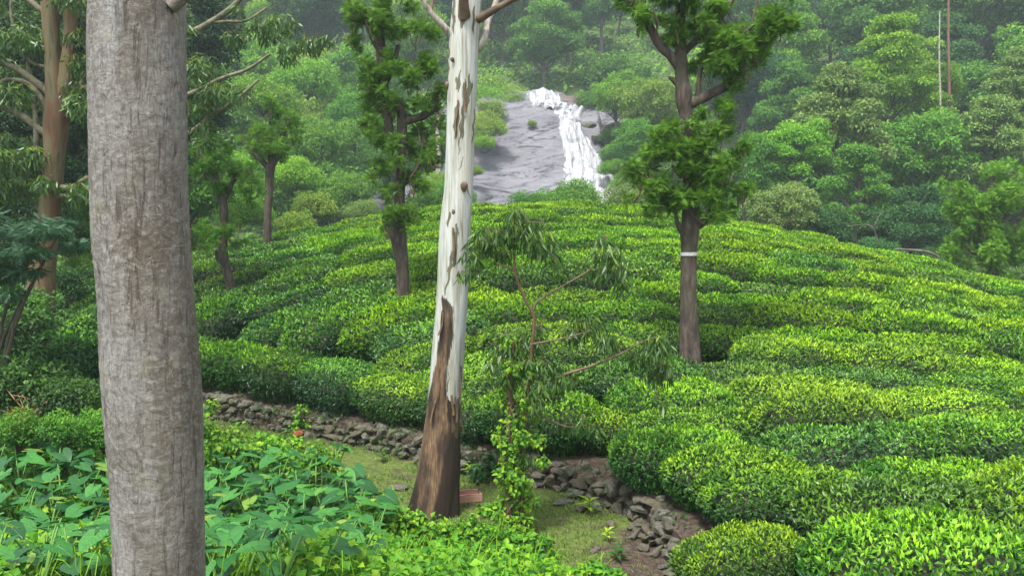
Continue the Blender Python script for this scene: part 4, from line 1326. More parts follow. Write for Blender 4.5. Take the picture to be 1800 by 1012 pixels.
for L in ([(938, 545, 2.6), (945, 530, 2.2), (980, 508, 1.8), (1020, 485, 1.6), (1042, 470, 1.2), (1065, 440, .8)], [(905, 478, 1.4), (890, 470, 1.2), (872, 462, .9)],
          [(904, 420, 1.2), (880, 405, .9), (850, 400, .7)], [(904, 405, 1.2), (930, 390, .9), (965, 395, .7)],
          [(930, 660, 3), (965, 668, 2.8), (1000, 655, 2.6), (1040, 643, 2.4), (1090, 622, 1.8), (1130, 600, 1.3), (1160, 590, .8)], [(932, 605, 2), (960, 600, 1.6), (1000, 592, 1.3), (1040, 580, .9)],
          [(928, 690, 2), (950, 680, 1.5), (985, 690, 1.0)], [(926, 720, 1.6), (960, 735, 1.4), (1000, 750, 1.0), (1040, 745, .7)], [(1130, 602, 1), (1150, 640, .8), (1155, 690, .6)], [(899, 640, 2), (880, 620, 1.3), (868, 600, .9)]):
    b = MB(); p, r = pxline(L, DS, np.linspace(0, random.uniform(-.25, .25), len(L))); p, r = smooth_line(p, r, 4); tube(b, p, r, 6); b.build('branch', M['twig'], sap, True, gs)
b = gum_leaves([(905, 405, 38), (870, 410, 32), (845, 425, 28), (940, 420, 36), (965, 435, 24), (905, 375, 20), (830, 450, 20), (880, 445, 20), (930, 385, 22), (815, 480, 14), (975, 455, 14),
                (1065, 445, 28), (1080, 475, 26), (1055, 480, 20), (1092, 495, 14), (1062, 420, 14),
                (1030, 570, 30), (1060, 590, 26), (1005, 585, 22), (1080, 610, 18),
                (1150, 600, 32), (1165, 640, 26), (1120, 625, 22), (1175, 665, 16), (1145, 660, 18), (1155, 700, 12),
                (900, 610, 32), (935, 605, 28), (870, 635, 20), (920, 640, 28), (960, 640, 24), (985, 660, 20), (885, 590, 16), (945, 575, 14),
                (940, 690, 26), (975, 690, 22), (1000, 745, 24), (1040, 750, 20), (960, 670, 20), (1020, 735, 14), (925, 800, 16), (895, 660, 18)], DS, 301, 95, .125, .24)
b.build('crown', [M['gum'], M['twig']], sap, False, gs)

# climbing vine on the sapling
def vine_cluster(name, label, cl, D, seed, n_per, L, young=.5, mat='creeper', cat='vine', base=None, depth=.25, stems=True):
    n_per = int(n_per * 2)
    depth *= .6
    Pn, Cn = clump_points(cl, D, n_per, 1.0, seed, depth)
    rng = np.random.default_rng(seed)
    n = len(Pn)
    outw = unit(Pn - Cn)
    A = unit(rdir(n, rng) * .6 + np.array([0, 0, -.5]) + outw * .4)
    NL = unit(outw * .9 + rdir(n, rng) * .4 + np.array([0, -.3, .5]))
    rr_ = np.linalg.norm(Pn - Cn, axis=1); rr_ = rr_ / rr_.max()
    yg = np.clip(young * rng.uniform(0, 1.2, n) * (rng.uniform(0, 1, n) < .6), 0, 1)
    b = MB(); LL = L * rng.uniform(.65, 1.25, n)
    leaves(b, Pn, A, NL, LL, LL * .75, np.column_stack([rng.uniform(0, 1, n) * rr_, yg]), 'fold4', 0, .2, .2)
    for i in range(len(cl) - 1 if stems else 0):
        q0, q1 = P(cl[i][0], cl[i][1], D), P(cl[i + 1][0], cl[i + 1][1], D)
        if np.linalg.norm(q0 - q1) < 1.2:
            pp, rr = smooth_line([q0, (q0 + q1) / 2 + rng.normal(size=3) * .05, q1], [.006, .006, .006], 4)
            tube(b, pp, rr, 4, 1)
    p0 = tuple(P(cl[-1][0], cl[-1][1], D)) if base is None else base
    o = b.build(name, [M[mat], M['twig']], None, False, p0)
    tag(o, label, cat)
    return o
vine_cluster('climbing_vine', 'bright green vine climbing the thin stems of the eucalyptus sapling',
             [(895, 600, 14), (900, 640, 14), (893, 680, 15), (930, 650, 13), (925, 700, 15), (897, 715, 17), (900, 750, 19), (896, 780, 20), (905, 805, 20), (925, 775, 16), (945, 770, 14), (885, 700, 16), (910, 735, 16), (880, 770, 17), (915, 760, 17), (888, 830, 20), (912, 840, 24), (900, 870, 24), (925, 880, 22), (890, 905, 22), (915, 920, 26), (900, 950, 26), (930, 965, 26), (895, 990, 26), (880, 1010, 26), (910, 1010, 30), (930, 1005, 26), (940, 735, 10), (950, 805, 12)],
             DS - .05, 401, 210, .062, .6, base=(gs[0] + .05, DS, 0.0))
vine_cluster('leafy_undergrowth', 'dark green leafy clump at the foot of the vine covered stems',
             [(960, 990, 30), (930, 1000, 30), (985, 1005, 24), (955, 960, 18)], 8.2, 405, 110, .085, .3, base=tuple(P(955, 1000, 8.2)), cat='plant')
vine_cluster('creeper_mound', 'mound of bright creepers over a stump in the grass left of the white tree',
             [(560, 795, 20), (575, 810, 22), (550, 815, 24), (585, 825, 20), (540, 835, 24), (570, 840, 26), (525, 850, 20), (560, 780, 10)], 10.3, 411, 150, .06, .75, base=tuple(P(560, 850, 10.3)), cat='creepers')
vine_cluster('leafy_sprawl', 'low leafy bush in front of the white barked tree\'s brown foot',
             [(650, 905, 34), (690, 915, 36), (730, 925, 34), (770, 935, 34), (620, 930, 36), (665, 950, 44), (720, 965, 44), (780, 970, 40), (820, 950, 30), (600, 965, 36), (640, 1000, 40), (700, 1010, 44), (760, 1010, 44), (820, 1000, 40), (680, 885, 20), (860, 990, 30)],
             8.6, 421, 150, .07, .6, base=tuple(P(700, 980, 8.6)), cat='creepers', depth=.5, stems=False)
vine_cluster('leafy_sprawl', 'light green scrambling weed just right of the grey trunk above the taro leaves',
             [(370, 745, 26), (385, 770, 30), (420, 790, 28), (380, 800, 30), (450, 810, 24), (410, 765, 20), (480, 825, 20), (360, 720, 14)],
             10.5, 431, 130, .075, .6, base=tuple(P(400, 800, 10.5)), cat='creepers', depth=.5, stems=False)
vine_cluster('roadside_fern', 'drooping green plant beside the wall right of the white tree',
             [(850, 815, 18), (870, 822, 16), (835, 828, 12), (862, 800, 10)], 10.9, 441, 120, .11, .2, 'shrub_dark', base=tuple(P(855, 840, 10.9)), cat='plant')
vine_cluster('wall_weed', 'yellowish wispy weed growing out of the gap in the stone wall',
             [(528, 735, 16), (540, 745, 14), (520, 750, 14), (532, 715, 10)], 13.4, 445, 170, .07, 1.0, base=tuple(P(530, 755, 13.4)), cat='plant')

X, Y = rng_xy(90000, -10, 3.2, 6, 17)
d = (Y - wall_y(X)) * .75
k = (d > -.28) & (d < .9) & (RNG.uniform(0, 1, len(X)) < np.clip(.5 + 1.3 * fbm(X * 1.6, Y * 1.6, 0, 151), 0, 1) * np.where(X > 1.2, .25, 1))
X, Y, d = X[k][:26000], Y[k][:26000], d[k][:26000]
n = len(X)
H = (.06 + .16 * np.clip(fbm(X * 2, Y * 2, 0, 152), 0, 1)) * RNG.uniform(.1, 1, n)
Z = np.maximum(ground_z(X, Y), bank(X, Y) + .33 * sstep(-.3, -.05, d)) + H
LL = RNG.uniform(.03, .075, n)
b = MB()
leaves(b, np.stack([X, Y, Z], -1), unit(rdir(n) + np.array([0, -.2, .1])), unit(rdir(n) * .5 + np.array([0, 0, 1.0])), LL, LL * .5, np.column_stack([RNG.uniform(0, 1, n), RNG.uniform(0, .8, n) * (RNG.uniform(0, 1, n) < .4)]), 'fold4', 0, .2, .2)
tag(b.build('wall_weeds', M['shrub_dark']), 'small green weeds growing along the top of the stone wall', 'weeds', kind='stuff')

def rosette(label, px_, py_, h, L, n, mat, name='young_plant', yg=.6):
    p = on_ground(px_, py_)
    rng = np.random.default_rng(int(px_))
    b = MB()
    pp, rr = smooth_line([(0, 0, 0), (.01, 0, h * .5), (0, .01, h)], [.008, .007, .004], 3)
    tube(b, pp, rr, 5, 1)
    az = np.arange(n) * 2.4
    hh = h * (.35 + .65 * np.arange(n) / n)
    A = unit(np.stack([np.cos(az), np.sin(az), .25 + .5 * np.arange(n) / n], -1))
    leaves(b, np.stack([0 * az, 0 * az, hh], -1), A, np.tile([0, 0, 1.0], (n, 1)) + .1 * rdir(n, rng), L * rng.uniform(.8, 1.2, n), L * .36, np.column_stack([rng.uniform(.3, 1, n), np.full(n, yg)]), 'fold4', 0, .15, .25)
    o = b.build(name, [M[mat], M['twig']], None, False)
    o.location = p
    return tag(o, label, 'plant')
rosette('young bright green broad leaved plant on the grass between two grey stones', 1035, 905, .2, .16, 11, 'creeper')
rosette('small yellow green seedling on the bare soil', 1068, 952, .14, .09, 9, 'creeper', yg=1.0)
rosette('pale green rosette plant beside the base of the white tree', 826, 842, .2, .14, 11, 'creeper')
rosette('dark leafy low plant on the soil below the yellow green seedling', 1085, 985, .12, .13, 12, 'shrub_dark', yg=.2)
rosette('bluish green weed at the foot of the wall left of the white tree', 672, 812, .16, .12, 12, 'taro' if False else 'shrub_dark', yg=.3)

# ------------------------------------------------------------------ left side: old gum tree, wattle, bank shrubs
DG = 17.0
def pth(*a): return list(a)
gumL = [[(80, 640, 13), (76, 590, 17), (73, 540, 23), (74, 480, 22), (84, 400, 18), (91, 330, 17), (96, 260, 18), (99, 205, 20), (96, 150, 15), (92, 90, 13), (88, 20, 14), (84, -60, 14)],
        [(102, 215, 14), (114, 160, 14), (120, 110, 13), (124, 60, 11), (123, 10, 12), (122, -50, 11)],
        [(100, 205, 7), (125, 170, 6), (150, 140, 6), (175, 110, 6), (240, 90, 6), (325, 62, 6), (372, 38, 5), (405, 15, 5), (435, -15, 4)],
        [(372, 40, 3), (400, 38, 2.5), (432, 37, 2.5), (468, 15, 2)],
        [(104, 190, 7), (135, 165, 6), (165, 152, 6), (250, 170, 6), (320, 168, 5), (345, 160, 4), (390, 138, 3.5), (435, 122, 3), (475, 95, 2)],
        [(95, 325, 6), (125, 330, 5), (165, 308, 6), (250, 270, 5), (330, 235, 4), (370, 205, 4), (415, 175, 3), (455, 140, 2)],
        [(98, 175, 7), (70, 150, 6), (35, 125, 6), (0, 110, 5), (-40, 100, 5)], [(92, 240, 7), (70, 228, 6), (40, 205, 6), (0, 188, 5), (-30, 185, 4)], [(96, 215, 5), (60, 155, 5), (20, 140, 4), (-10, 150, 4)],
        [(90, 30, 5), (75, 20, 5), (60, 8, 5), (40, -10, 5)], [(122, 25, 5), (140, 8, 5), (165, 0, 5), (240, -20, 5)], [(90, 340, 5), (130, 345, 4), (165, 310, 4)],
        [(74, 310, 5), (66, 280, 5), (64, 240, 5), (60, 180, 4), (48, 110, 3)], [(92, 120, 3), (55, 110, 3), (35, 80, 3), (20, 30, 2.5), (20, -10, 2)]]
LG = (P(80, 600, DG))
rngg = random.Random(5)
cl_left = [(rngg.uniform(-20, 165), rngg.uniform(-10, 360), rngg.uniform(20, 36)) for _ in range(52)]
cl_left = [c for c in cl_left if not (72 < c[0] < 130 and rngg.random() < .8)]
cl_right = [(338, 105, 30), (352, 190, 30), (398, 58, 22), (385, 165, 30), (340, 140, 26), (412, 45, 16), (465, 55, 24), (500, 48, 30), (538, 68, 26), (562, 62, 16), (488, 85, 20), (340, 240, 22), (365, 225, 22), (350, 60, 18),
            (330, 20, 20), (410, 155, 20), (520, 90, 16), (430, 175, 14), (455, 40, 18), (365, 130, 22), (420, 20, 12)]
b1 = gum_leaves(cl_left + cl_right, DG, 501, 150, .17, .8, .2, .3, .7)
gum = limb_tree('old_gum_tree', 'old eucalyptus with reddish streaked trunk and crooked limbs at far left', DG, gumL, (float(LG[0]), DG, float(ground_z(LG[0], DG)) - .2), ['bark_gum', 'bark_gum', 'bark_limb'], [], n=16)
b1.build('crown', [M['gum'], M['twig']], gum, False, tuple(gum.location))

def wattle(label, cl, D, seed, base):
    Pn, Cn = clump_points(cl, D, 170, .30, seed, .6)
    rng = np.random.default_rng(seed)
    n = len(Pn)
    A = unit((Pn - Cn) * np.array([1, 1, .3]) * 3 + rdir(n, rng) * .5 + np.array([0, 0, -.1]))
    b = MB()
    fronds(b, Pn, A, unit(rdir(n, rng) * .3 + np.array([0, 0, 1.0])), .14 * rng.uniform(.7, 1.3, n), np.column_stack([rng.uniform(0, 1, n), rng.uniform(0, .6, n)]), 5, .38, 0, .08, .3)
    t = thing('wattle_tree', label, 'tree', base)
    b.build('crown', M['feather'], t, False, base)
    tr = MB()
    p0 = np.array(base)
    for c in cl[::2]:
        q1 = P(c[0], c[1], D)
        pp, rr = smooth_line([p0, (p0 + q1) / 2 + np.array([-.15, 0, .2]), q1], [.045, .03, .012], 4)
        tube(tr, pp, rr, 6)
    tr.build('trunk', M['bark_dark'], t, True, base)
pb = P(-20, 700, 12.0)
wattle('dark feathery wattle with flat tiers of fine leaves at the left edge', [(60, 395, 45), (20, 410, 45), (105, 405, 38), (35, 445, 42), (85, 440, 38), (125, 430, 26), (15, 480, 34), (60, 475, 30), (-20, 440, 40), (10, 520, 26), (45, 510, 22), (5, 380, 30)],
       12.0, 521, (float(pb[0]), 12.0, float(ground_z(pb[0], 12.0))))

def bush_mesh(seed, R, h, n, lL, mats, kind='fold4', nl=9):
    rng = np.random.default_rng(seed)
    cc = [np.array([0, 0, h * .45])]
    for i in range(nl):
        a = rng.uniform(0, 6.28); r = rng.uniform(.25, .75) * R
        cc.append(np.array([math.cos(a) * r, math.sin(a) * r, rng.uniform(.25, .8) * h]))
    b = MB(); per = n // len(cc)
    for c in cc:
        u = unit(rng.normal(size=(per, 3)))
        rr = rng.uniform(.35, 1, per) ** .5 * R * rng.uniform(.36, .5)
        Pn = c + u * rr[:, None] * np.array([1, 1, .85])
        Pn[:, 2] = np.maximum(Pn[:, 2], .02)
        A = unit(u * .6 + rdir(per, rng) * .8)
        NL = unit(u * .5 + rdir(per, rng) * .4 + np.array([0, 0, .8]))
        LL = lL * rng.uniform(.6, 1.3, per)
        leaves(b, Pn, A, NL, LL, LL * .5, np.column_stack([rng.uniform(0, 1, per), np.clip(u[:, 2] * rng.uniform(0, .9, per), 0, 1)]), kind, 0, .2, .2)
    s = MB()
    for c in cc:
        pp, rr = smooth_line([(0, 0, -.3), c * .5 + rng.normal(size=3) * .03, c], [.03 * R + .01, .02 * R + .006, .008], 3)
        tube(s, pp, rr, 5)
    return b.mesh('bush_foliage', mats), s.mesh('bush_stems', M['twig'])
BUSH = [bush_mesh(600 + i, .8, 1.0, 3600, .085, M['shrub_dark'], 'fold4') for i in range(4)]
for i, (a, c_, d, s, mt, lab) in enumerate((
        (30, 600, 13.5, 1.1, 'shrub_dark', 'dark shrub under the feathery wattle at the left edge'), (165, 575, 15.5, .9, 'shrub_dark', 'dark shrub right of the old gum trunk foot'),
        (110, 650, 13.8, 1.0, 'shrub_dark', 'dark shrub directly below the scarred gum trunk'), (20, 660, 12.2, 1.0, 'shrub_dark', 'shadowed shrub low at the left edge'),
        (160, 640, 13.2, 1.0, 'shrub_dark', 'dark shrub touching the left side of the grey trunk'), (75, 690, 12.0, .95, 'shrub_dark', 'shadowed shrub beside the dry brown fronds'),
        (150, 700, 11.4, .7, 'shrub_dark', 'dark shrub left of the grey trunk above the creepers'), (35, 752, 10.4, .5, 'far_mid', 'light green shrub at the left edge above the taro leaves'),
        (120, 760, 10.2, .45, 'far_mid', 'light green shrub between taro leaves and grey trunk'), (185, 752, 10.6, .5, 'far_mid', 'light green shrub half behind the grey trunk'),
        (25, 545, 15.0, .8, 'far_mid', 'green shrub behind the foot of the old gum'), (165, 600, 15.0, .9, 'far_mid', 'green shrub behind the grey trunk at the tea rows end'),
        (125, 500, 19.5, .8, 'shrub_dark', 'dark shrub close behind the old gum trunk'), (10, 560, 15.0, 1.2, 'shrub_dark', 'tall dark shrub at the left edge below the wattle'))):
    p = P(a, c_, d)
    t = thing('bank_shrub', lab, 'shrub', (p[0], d, p[2] - .5 * s), 'shrubs on the left bank')
    t.scale = (s, s, s); t.rotation_euler = (0, 0, i * 1.3)
    me = BUSH[i % 4]
    link_mesh('foliage', me[0], t, M[mt]); link_mesh('stems', me[1], t)
# brown dry fronds on the left bank
p = P(48, 728, 11.3)
b = MB(); n = 90
rg = np.random.default_rng(9)
az = rg.uniform(0, 6.28, n)
A = unit(np.stack([np.cos(az) * .7, np.sin(az) * .7, rg.uniform(-.6, .9, n)], -1))
leaves(b, np.zeros((n, 3)) + rg.normal(size=(n, 3)) * .08, A, rdir(n), rg.uniform(.15, .4, n), .02, np.column_stack([rg.uniform(0, 1, n), az * 0]), 'long', 0, .1, .4)
o = b.build('dry_frond_clump', M['dry']); o.location = p
tag(o, 'clump of dry brown fronds hanging in the dark undergrowth at left', 'plant')

# ------------------------------------------------------------------ hillside woods
def tree_mesh(seed, style, mat, n_clump=70, per=130, lL=.26):
    """Unit: crown radius about 4 m, crown centre 7 m up. Trunk runs 5 m below the origin."""
    rng = np.random.default_rng(seed)
    cl = []
    if style == 'dome':
        for i in range(n_clump):
            u = unit(rng.normal(size=3)); u[2] = u[2] * .9 + .15
            r = rng.uniform(.45, 1) ** .6 * (1 + .6 * float(fbm(u[0] * 1.7 + seed, u[1] * 1.7, u[2] * 1.7, seed)))
            cl.append(np.array([u[0] * 4 * r, u[1] * 4 * r, 6.6 + u[2] * 3.6 * r]))
        cr = 1.3
    elif style == 'tiered':
        for i in range(n_clump):
            lev = rng.integers(0, 6)
            R = [3.4, 4.3, 4.0, 3.4, 2.5, 1.2][lev] * math.sqrt(rng.uniform(.05, 1))
            a = rng.uniform(0, 6.28)
            cl.append(np.array([math.cos(a) * R, math.sin(a) * R, 3.6 + lev * 1.35 + rng.uniform(-.8, .8) - .06 * R * R + .3]))
        cr = 1.1
    elif style == 'tall':
        for i in range(n_clump):
            z = rng.uniform(0, 1)
            R = 2.3 * math.sin(math.pi * (z * .8 + .15)) * math.sqrt(rng.uniform(.1, 1))
            a = rng.uniform(0, 6.28)
            cl.append(np.array([math.cos(a) * R, math.sin(a) * R, 4.5 + z * 8.5]))
        cr = 1.1
    elif style == 'shrub':
        for i in range(n_clump):
            u = unit(rng.normal(size=3)); u[2] = abs(u[2])
            r = rng.uniform(.3, 1) ** .6 * (1 + .75 * float(fbm(u[0] * 1.6 + seed, u[1] * 1.6, u[2] * 1.6, seed)))
            cl.append(np.array([u[0] * 2.6 * r, u[1] * 2.6 * r, .05 + u[2] * 2.3 * r]))
        cr = .95
    b = MB()
    lump = rng.uniform(.55, 1.4, len(cl))
    for c, k in zip(cl, lump):
        m = int(per * k * k)
        u = unit(rng.normal(size=(m, 3)))
        if style != 'shrub': u[:, 2] = np.where(u[:, 2] < -.45, -u[:, 2] * .6, u[:, 2])
        R = cr * k
        flat = .55 if style == 'tiered' else .8 if style == 'shrub' else .7
        Pn = c + u * (rng.uniform(.55, 1, m) ** .7 * R)[:, None] * np.array([1, 1, flat])
        A = unit(rdir(m, rng) * .7 + u * .6 + np.array([0, 0, -.15]))
        NL = unit(u * .5 + rdir(m, rng) * .4 + np.array([0, 0, .8]))
        LL = lL * rng.uniform(.6, 1.35, m)
        tn = np.column_stack([rng.uniform(0, 1, m), np.clip(u[:, 2], 0, 1) * rng.uniform(0, .9, m) * rng.uniform(.3, 1)])
        leaves(b, Pn, A, NL, LL, LL * .62, tn, 'fold2', 0, .2, .15)
    t = MB()
    if style == 'shrub':
        for c in cl[:5]:
            pp, rr = smooth_line([(0, 0, -.8), c * .55, c], [.09, .06, .03], 3)
            tube(t, pp, rr, 5)
    else:
        topz = max(c[2] for c in cl)
        bend = rng.normal(size=2) * .5
        tp = [(0, 0, -5), (0, 0, 0), (bend[0] * .5, bend[1] * .5, 3.2), (bend[0], bend[1], 6.0), (bend[0] * .6, bend[1] * .3, topz - 1.0)]
        pp, rr = smooth_line(tp, [.34, .26, .2, .14, .04], 4)
        tube(t, pp, rr, 8)
        for c in cl[::2 if style != 'tall' else 3]:
            z0 = max(1.8, c[2] - np.linalg.norm(c[:2]) * .75 - .6)
            a0 = np.array([np.interp(z0, [0, 3.2, 6.0], [0, bend[0] * .5, bend[0]]), np.interp(z0, [0, 3.2, 6.0], [0, bend[1] * .5, bend[1]]), z0])
            mid = (a0 + c) / 2 + np.array([0, 0, -.25]) + rng.normal(size=3) * .2
            pp, rr = smooth_line([a0, mid, c], [.10, .06, .025], 3)
            tube(t, pp, rr, 5)
    return b.mesh('tree_crown', mat), t.mesh('tree_trunk', M['bark_far'], True)

VAR = {'dome': [tree_mesh(700 + i, 'dome', M['far_mid'], 74, 230, .30) for i in range(4)],
       'tiered': [tree_mesh(720 + i, 'tiered', M['far_bright'], 80, 220, .29) for i in range(3)],
       'tall': [tree_mesh(740 + i, 'tall', M['far_dark'], 58, 190, .28) for i in range(4)],
       'shrub': [tree_mesh(760 + i, 'shrub', M['far_mid'], 60, 190, .22) for i in range(4)]}
def put_tree(name, style, v, loc, s, rz, mat, label, cat, group=None, sz=1.0, trunk_mat=None):
    t = thing(name, label, cat, tuple(loc), group)
    t.scale = (s, s, s * sz); t.rotation_euler = (0, 0, rz)
    cr, tr = VAR[style][v % len(VAR[style])]
    link_mesh('trunk' if style != 'shrub' else 'stems', tr, t, trunk_mat)
    link_mesh('crown' if style != 'shrub' else 'foliage', cr, t, M[mat])
    return t
CENTRE = {'dome': 6.8, 'tiered': 7.2, 'tall': 8.5, 'shrub': 1.4}
RAD = {'dome': 4.6, 'tiered': 4.6, 'tall': 3.0, 'shrub': 3.0}
def put_at(px_, py_, r_px, D, style, v, mat, label, cat='tree', name='broadleaf_tree', sz=1.0, group=None):
    s = r_px * D / F / RAD[style]
    c = P(px_, py_, D)
    c[2] -= CENTRE[style] * s * sz
    return put_tree(name if style != 'shrub' else 'shrub', style, v, c, s, v * 1.7 + px_, mat, label, cat if style != 'shrub' else 'shrub', group, sz)

KEY = [
    (1560, 120, 85, 58, 'tiered', 0, 'far_bright', 'bright green broad crowned tree standing highest in the right hand woods'),
    (1470, 215, 95, 52, 'tiered', 1, 'far_pale', 'pale green tiered tree in the middle of the right hand woods'),
    (1640, 150, 45, 60, 'dome', 3, 'far_bright', 'bright round crown right beside the highest bright tree'),
    (1505, 335, 80, 46, 'tiered', 2, 'far_mid', 'mid green tiered tree below the pale tiered tree'),
    (1400, 270, 62, 50, 'dome', 0, 'far_bright', 'light green tree with lumpy crown left of the pale tiered tree'),
    (1620, 275, 95, 54, 'dome', 1, 'far_mid', 'deep green round tree right of the pale tiered tree'),
    (1600, 400, 75, 44, 'dome', 2, 'far_dark', 'dark tree in shade above the fallen bough'),
    (1680, 400, 60, 46, 'dome', 3, 'far_dark', 'dark tree in shade left of the bright bushy silver oak'),
    (1745, 250, 80, 52, 'tiered', 0, 'far_pale', 'pale grey green tree above the bright bushy silver oak'),
    (1790, 150, 62, 54, 'tiered', 1, 'far_pale', 'pale tree at the upper right edge'),
    (1375, 375, 62, 42, 'dome', 1, 'far_pale', 'greyish green rounded tree just over the tea crest right of the banded oak'),
    (1310, 300, 60, 50, 'dome', 2, 'far_mid', 'mid green tree right behind the banded silver oak'),
    (1450, 410, 50, 42, 'dome', 0, 'far_dark', 'dark low tree just behind the tea crest at right'),
    (1545, 460, 50, 40, 'dome', 3, 'far_dark', 'dark low tree behind the fallen bough'),
    (1640, 480, 50, 40, 'dome', 1, 'far_dark', 'dark low tree at the right below the fallen bough'),
    (1240, 360, 50, 44, 'dome', 3, 'far_mid', 'mid green low tree behind the banded oak at the crest'),
    (1150, 190, 62, 74, 'dome', 1, 'far_yellow', 'yellow tinged tree right above the waterfall'),
    (1085, 170, 45, 80, 'dome', 2, 'far_bright', 'bright green tree right of the waterfall top'),
    (1120, 250, 45, 70, 'dome', 0, 'far_mid', 'mid green tree on the right bank of the waterfall'),
    (975, 348, 42, 52, 'shrub', 0, 'far_mid', 'dark green rounded bush in front of the rock face, centre one'),
    (1015, 338, 46, 53, 'shrub', 1, 'far_mid', 'dark green bush in front of the foot of the waterfall'),
    (925, 356, 34, 51, 'shrub', 2, 'far_mid', 'low green bush in front of the rock face, leftmost'),
    (1110, 340, 48, 50, 'shrub', 3, 'far_pale', 'grey green bush right of the waterfall foot'),
    (1165, 365, 40, 48, 'shrub', 0, 'far_mid', 'green bush behind the tea crest left of the banded oak'),
    (905, 168, 34, 90, 'shrub', 1, 'far_yellow', 'yellow green shrub along the upper left rim of the rock'),
    (855, 165, 34, 90, 'shrub', 3, 'far_bright', 'bright shrub behind the upper left rim of the rock, beside the white trunk'),
    (1085, 262, 30, 78, 'shrub', 1, 'far_mid', 'green shrub hugging the bend of the waterfall'),
    (1040, 172, 30, 88, 'shrub', 0, 'far_mid', 'green shrub right above the reddish rock beside the falls'),
    (760, 250, 46, 70, 'dome', 1, 'far_mid', 'green tree between the slender oak and the white trunk'),
    (770, 320, 36, 60, 'shrub', 1, 'far_bright', 'bright shrub left of the white trunk below the pale rock edge'),
    (850, 215, 36, 80, 'shrub', 1, 'far_yellow', 'yellow green grassy shrub on the upper left of the rock face'),
    (865, 190, 24, 84, 'shrub', 2, 'far_yellow', 'yellowish shrub at the top left edge of the rock'),
    (935, 215, 9, 83, 'shrub', 3, 'far_yellow', 'tiny yellowish tuft growing on the bare rock'),
    (848, 245, 20, 78, 'shrub', 3, 'far_bright', 'bright tuft at the left of the bare rock'),
    (880, 175, 36, 90, 'shrub', 0, 'far_bright', 'bright shrub above the rock face left of the falls'),
    (835, 298, 14, 74, 'shrub', 1, 'far_yellow', 'small yellow tuft half hidden by the white trunk'),
    (1080, 290, 26, 74, 'shrub', 0, 'far_bright', 'bright grassy shrub along the right bank of the falls'),
    (1100, 315, 24, 72, 'shrub', 2, 'far_bright', 'bright grassy shrub lower on the right bank of the falls'),
    (1080, 235, 24, 82, 'shrub', 1, 'far_mid', 'shrub over the grey boulder right of the falls'),
    (610, 330, 46, 50, 'shrub', 2, 'far_mid', 'green shrub below the pale rock patch left of the slender oak'),
    (555, 355, 42, 44, 'shrub', 3, 'far_yellow', 'yellow green shrub just beyond the tea crest left of centre'),
    (640, 365, 36, 44, 'shrub', 0, 'far_pale', 'pale grey green shrub beyond the crest beside the slender oak'),
    (520, 300, 48, 50, 'shrub', 1, 'far_bright', 'bright shrub on the slope right of the small tufted oak'),
    (560, 240, 55, 58, 'shrub', 2, 'far_mid', 'round green shrub on the slope between small tufted oak and slender oak'),
    (430, 360, 48, 40, 'shrub', 3, 'far_bright', 'bright shrub left of the small tufted oak\'s trunk'),
    (520, 385, 36, 38, 'shrub', 0, 'far_yellow', 'yellow green low shrub right of the small tufted oak\'s trunk'),
    (350, 410, 50, 34, 'shrub', 1, 'far_bright', 'bright shrub behind the leaning oak'),
    (400, 300, 55, 48, 'shrub', 2, 'far_bright', 'bright shrub on the slope above the leaning oak'),
    (460, 160, 60, 66, 'shrub', 3, 'far_bright', 'bright shrub on the slope above the small tufted oak'),
    (540, 130, 60, 74, 'shrub', 0, 'far_bright', 'bright shrub high on the left slope'),
    (620, 190, 50, 66, 'shrub', 1, 'far_mid', 'green shrub on the left slope beside the slender oak'),
    (800, 340, 40, 50, 'shrub', 2, 'far_mid', 'green shrub behind the white trunk at the tea crest'),
    (750, 350, 40, 46, 'shrub', 3, 'far_mid', 'green shrub behind the slender oak at the tea crest'),
]
for k_ in KEY:
    put_at(*k_)

# dense trees behind the old gum at left, thicket shade put into leaf colour
i = 0
for (a, c_, r, D, mt) in ((20, 120, 130, 26, 'far_dark'), (150, 60, 120, 28, 'far_dark'), (60, 300, 110, 27, 'far_dark'), (160, 250, 110, 30, 'far_dark'), (-60, 250, 130, 24, 'far_dark'), (260, 150, 110, 34, 'far_dark'),
                         (330, 330, 80, 30, 'far_mid'), (20, 420, 90, 24, 'far_dark'), (130, 400, 70, 28, 'far_mid'), (330, 200, 70, 36, 'far_dark'), (340, 60, 90, 40, 'far_dark'), (160, 480, 45, 26, 'far_bright'), (-80, 480, 110, 20, 'far_dark')):
    lab = ['crowding the upper left corner', 'behind the forked top of the old gum', 'behind the middle of the old gum', 'filling the gap between gum and grey trunk', 'at the left frame edge, cut off', 'mostly hidden by the grey trunk',
           'just right of the grey trunk at mid height', 'below the old gum limbs at far left', 'behind the lower gum trunk', 'right of the grey trunk behind the gum twigs', 'right of the grey trunk at the top', 'low and bright between gum and grey trunk', 'low at the left frame edge'][i]
    put_at(a, c_, r, D, 'dome', i, 'painted_shade' if mt == 'far_dark' else mt, 'dense leafy tree ' + lab, name='shade_tree')
    i += 1

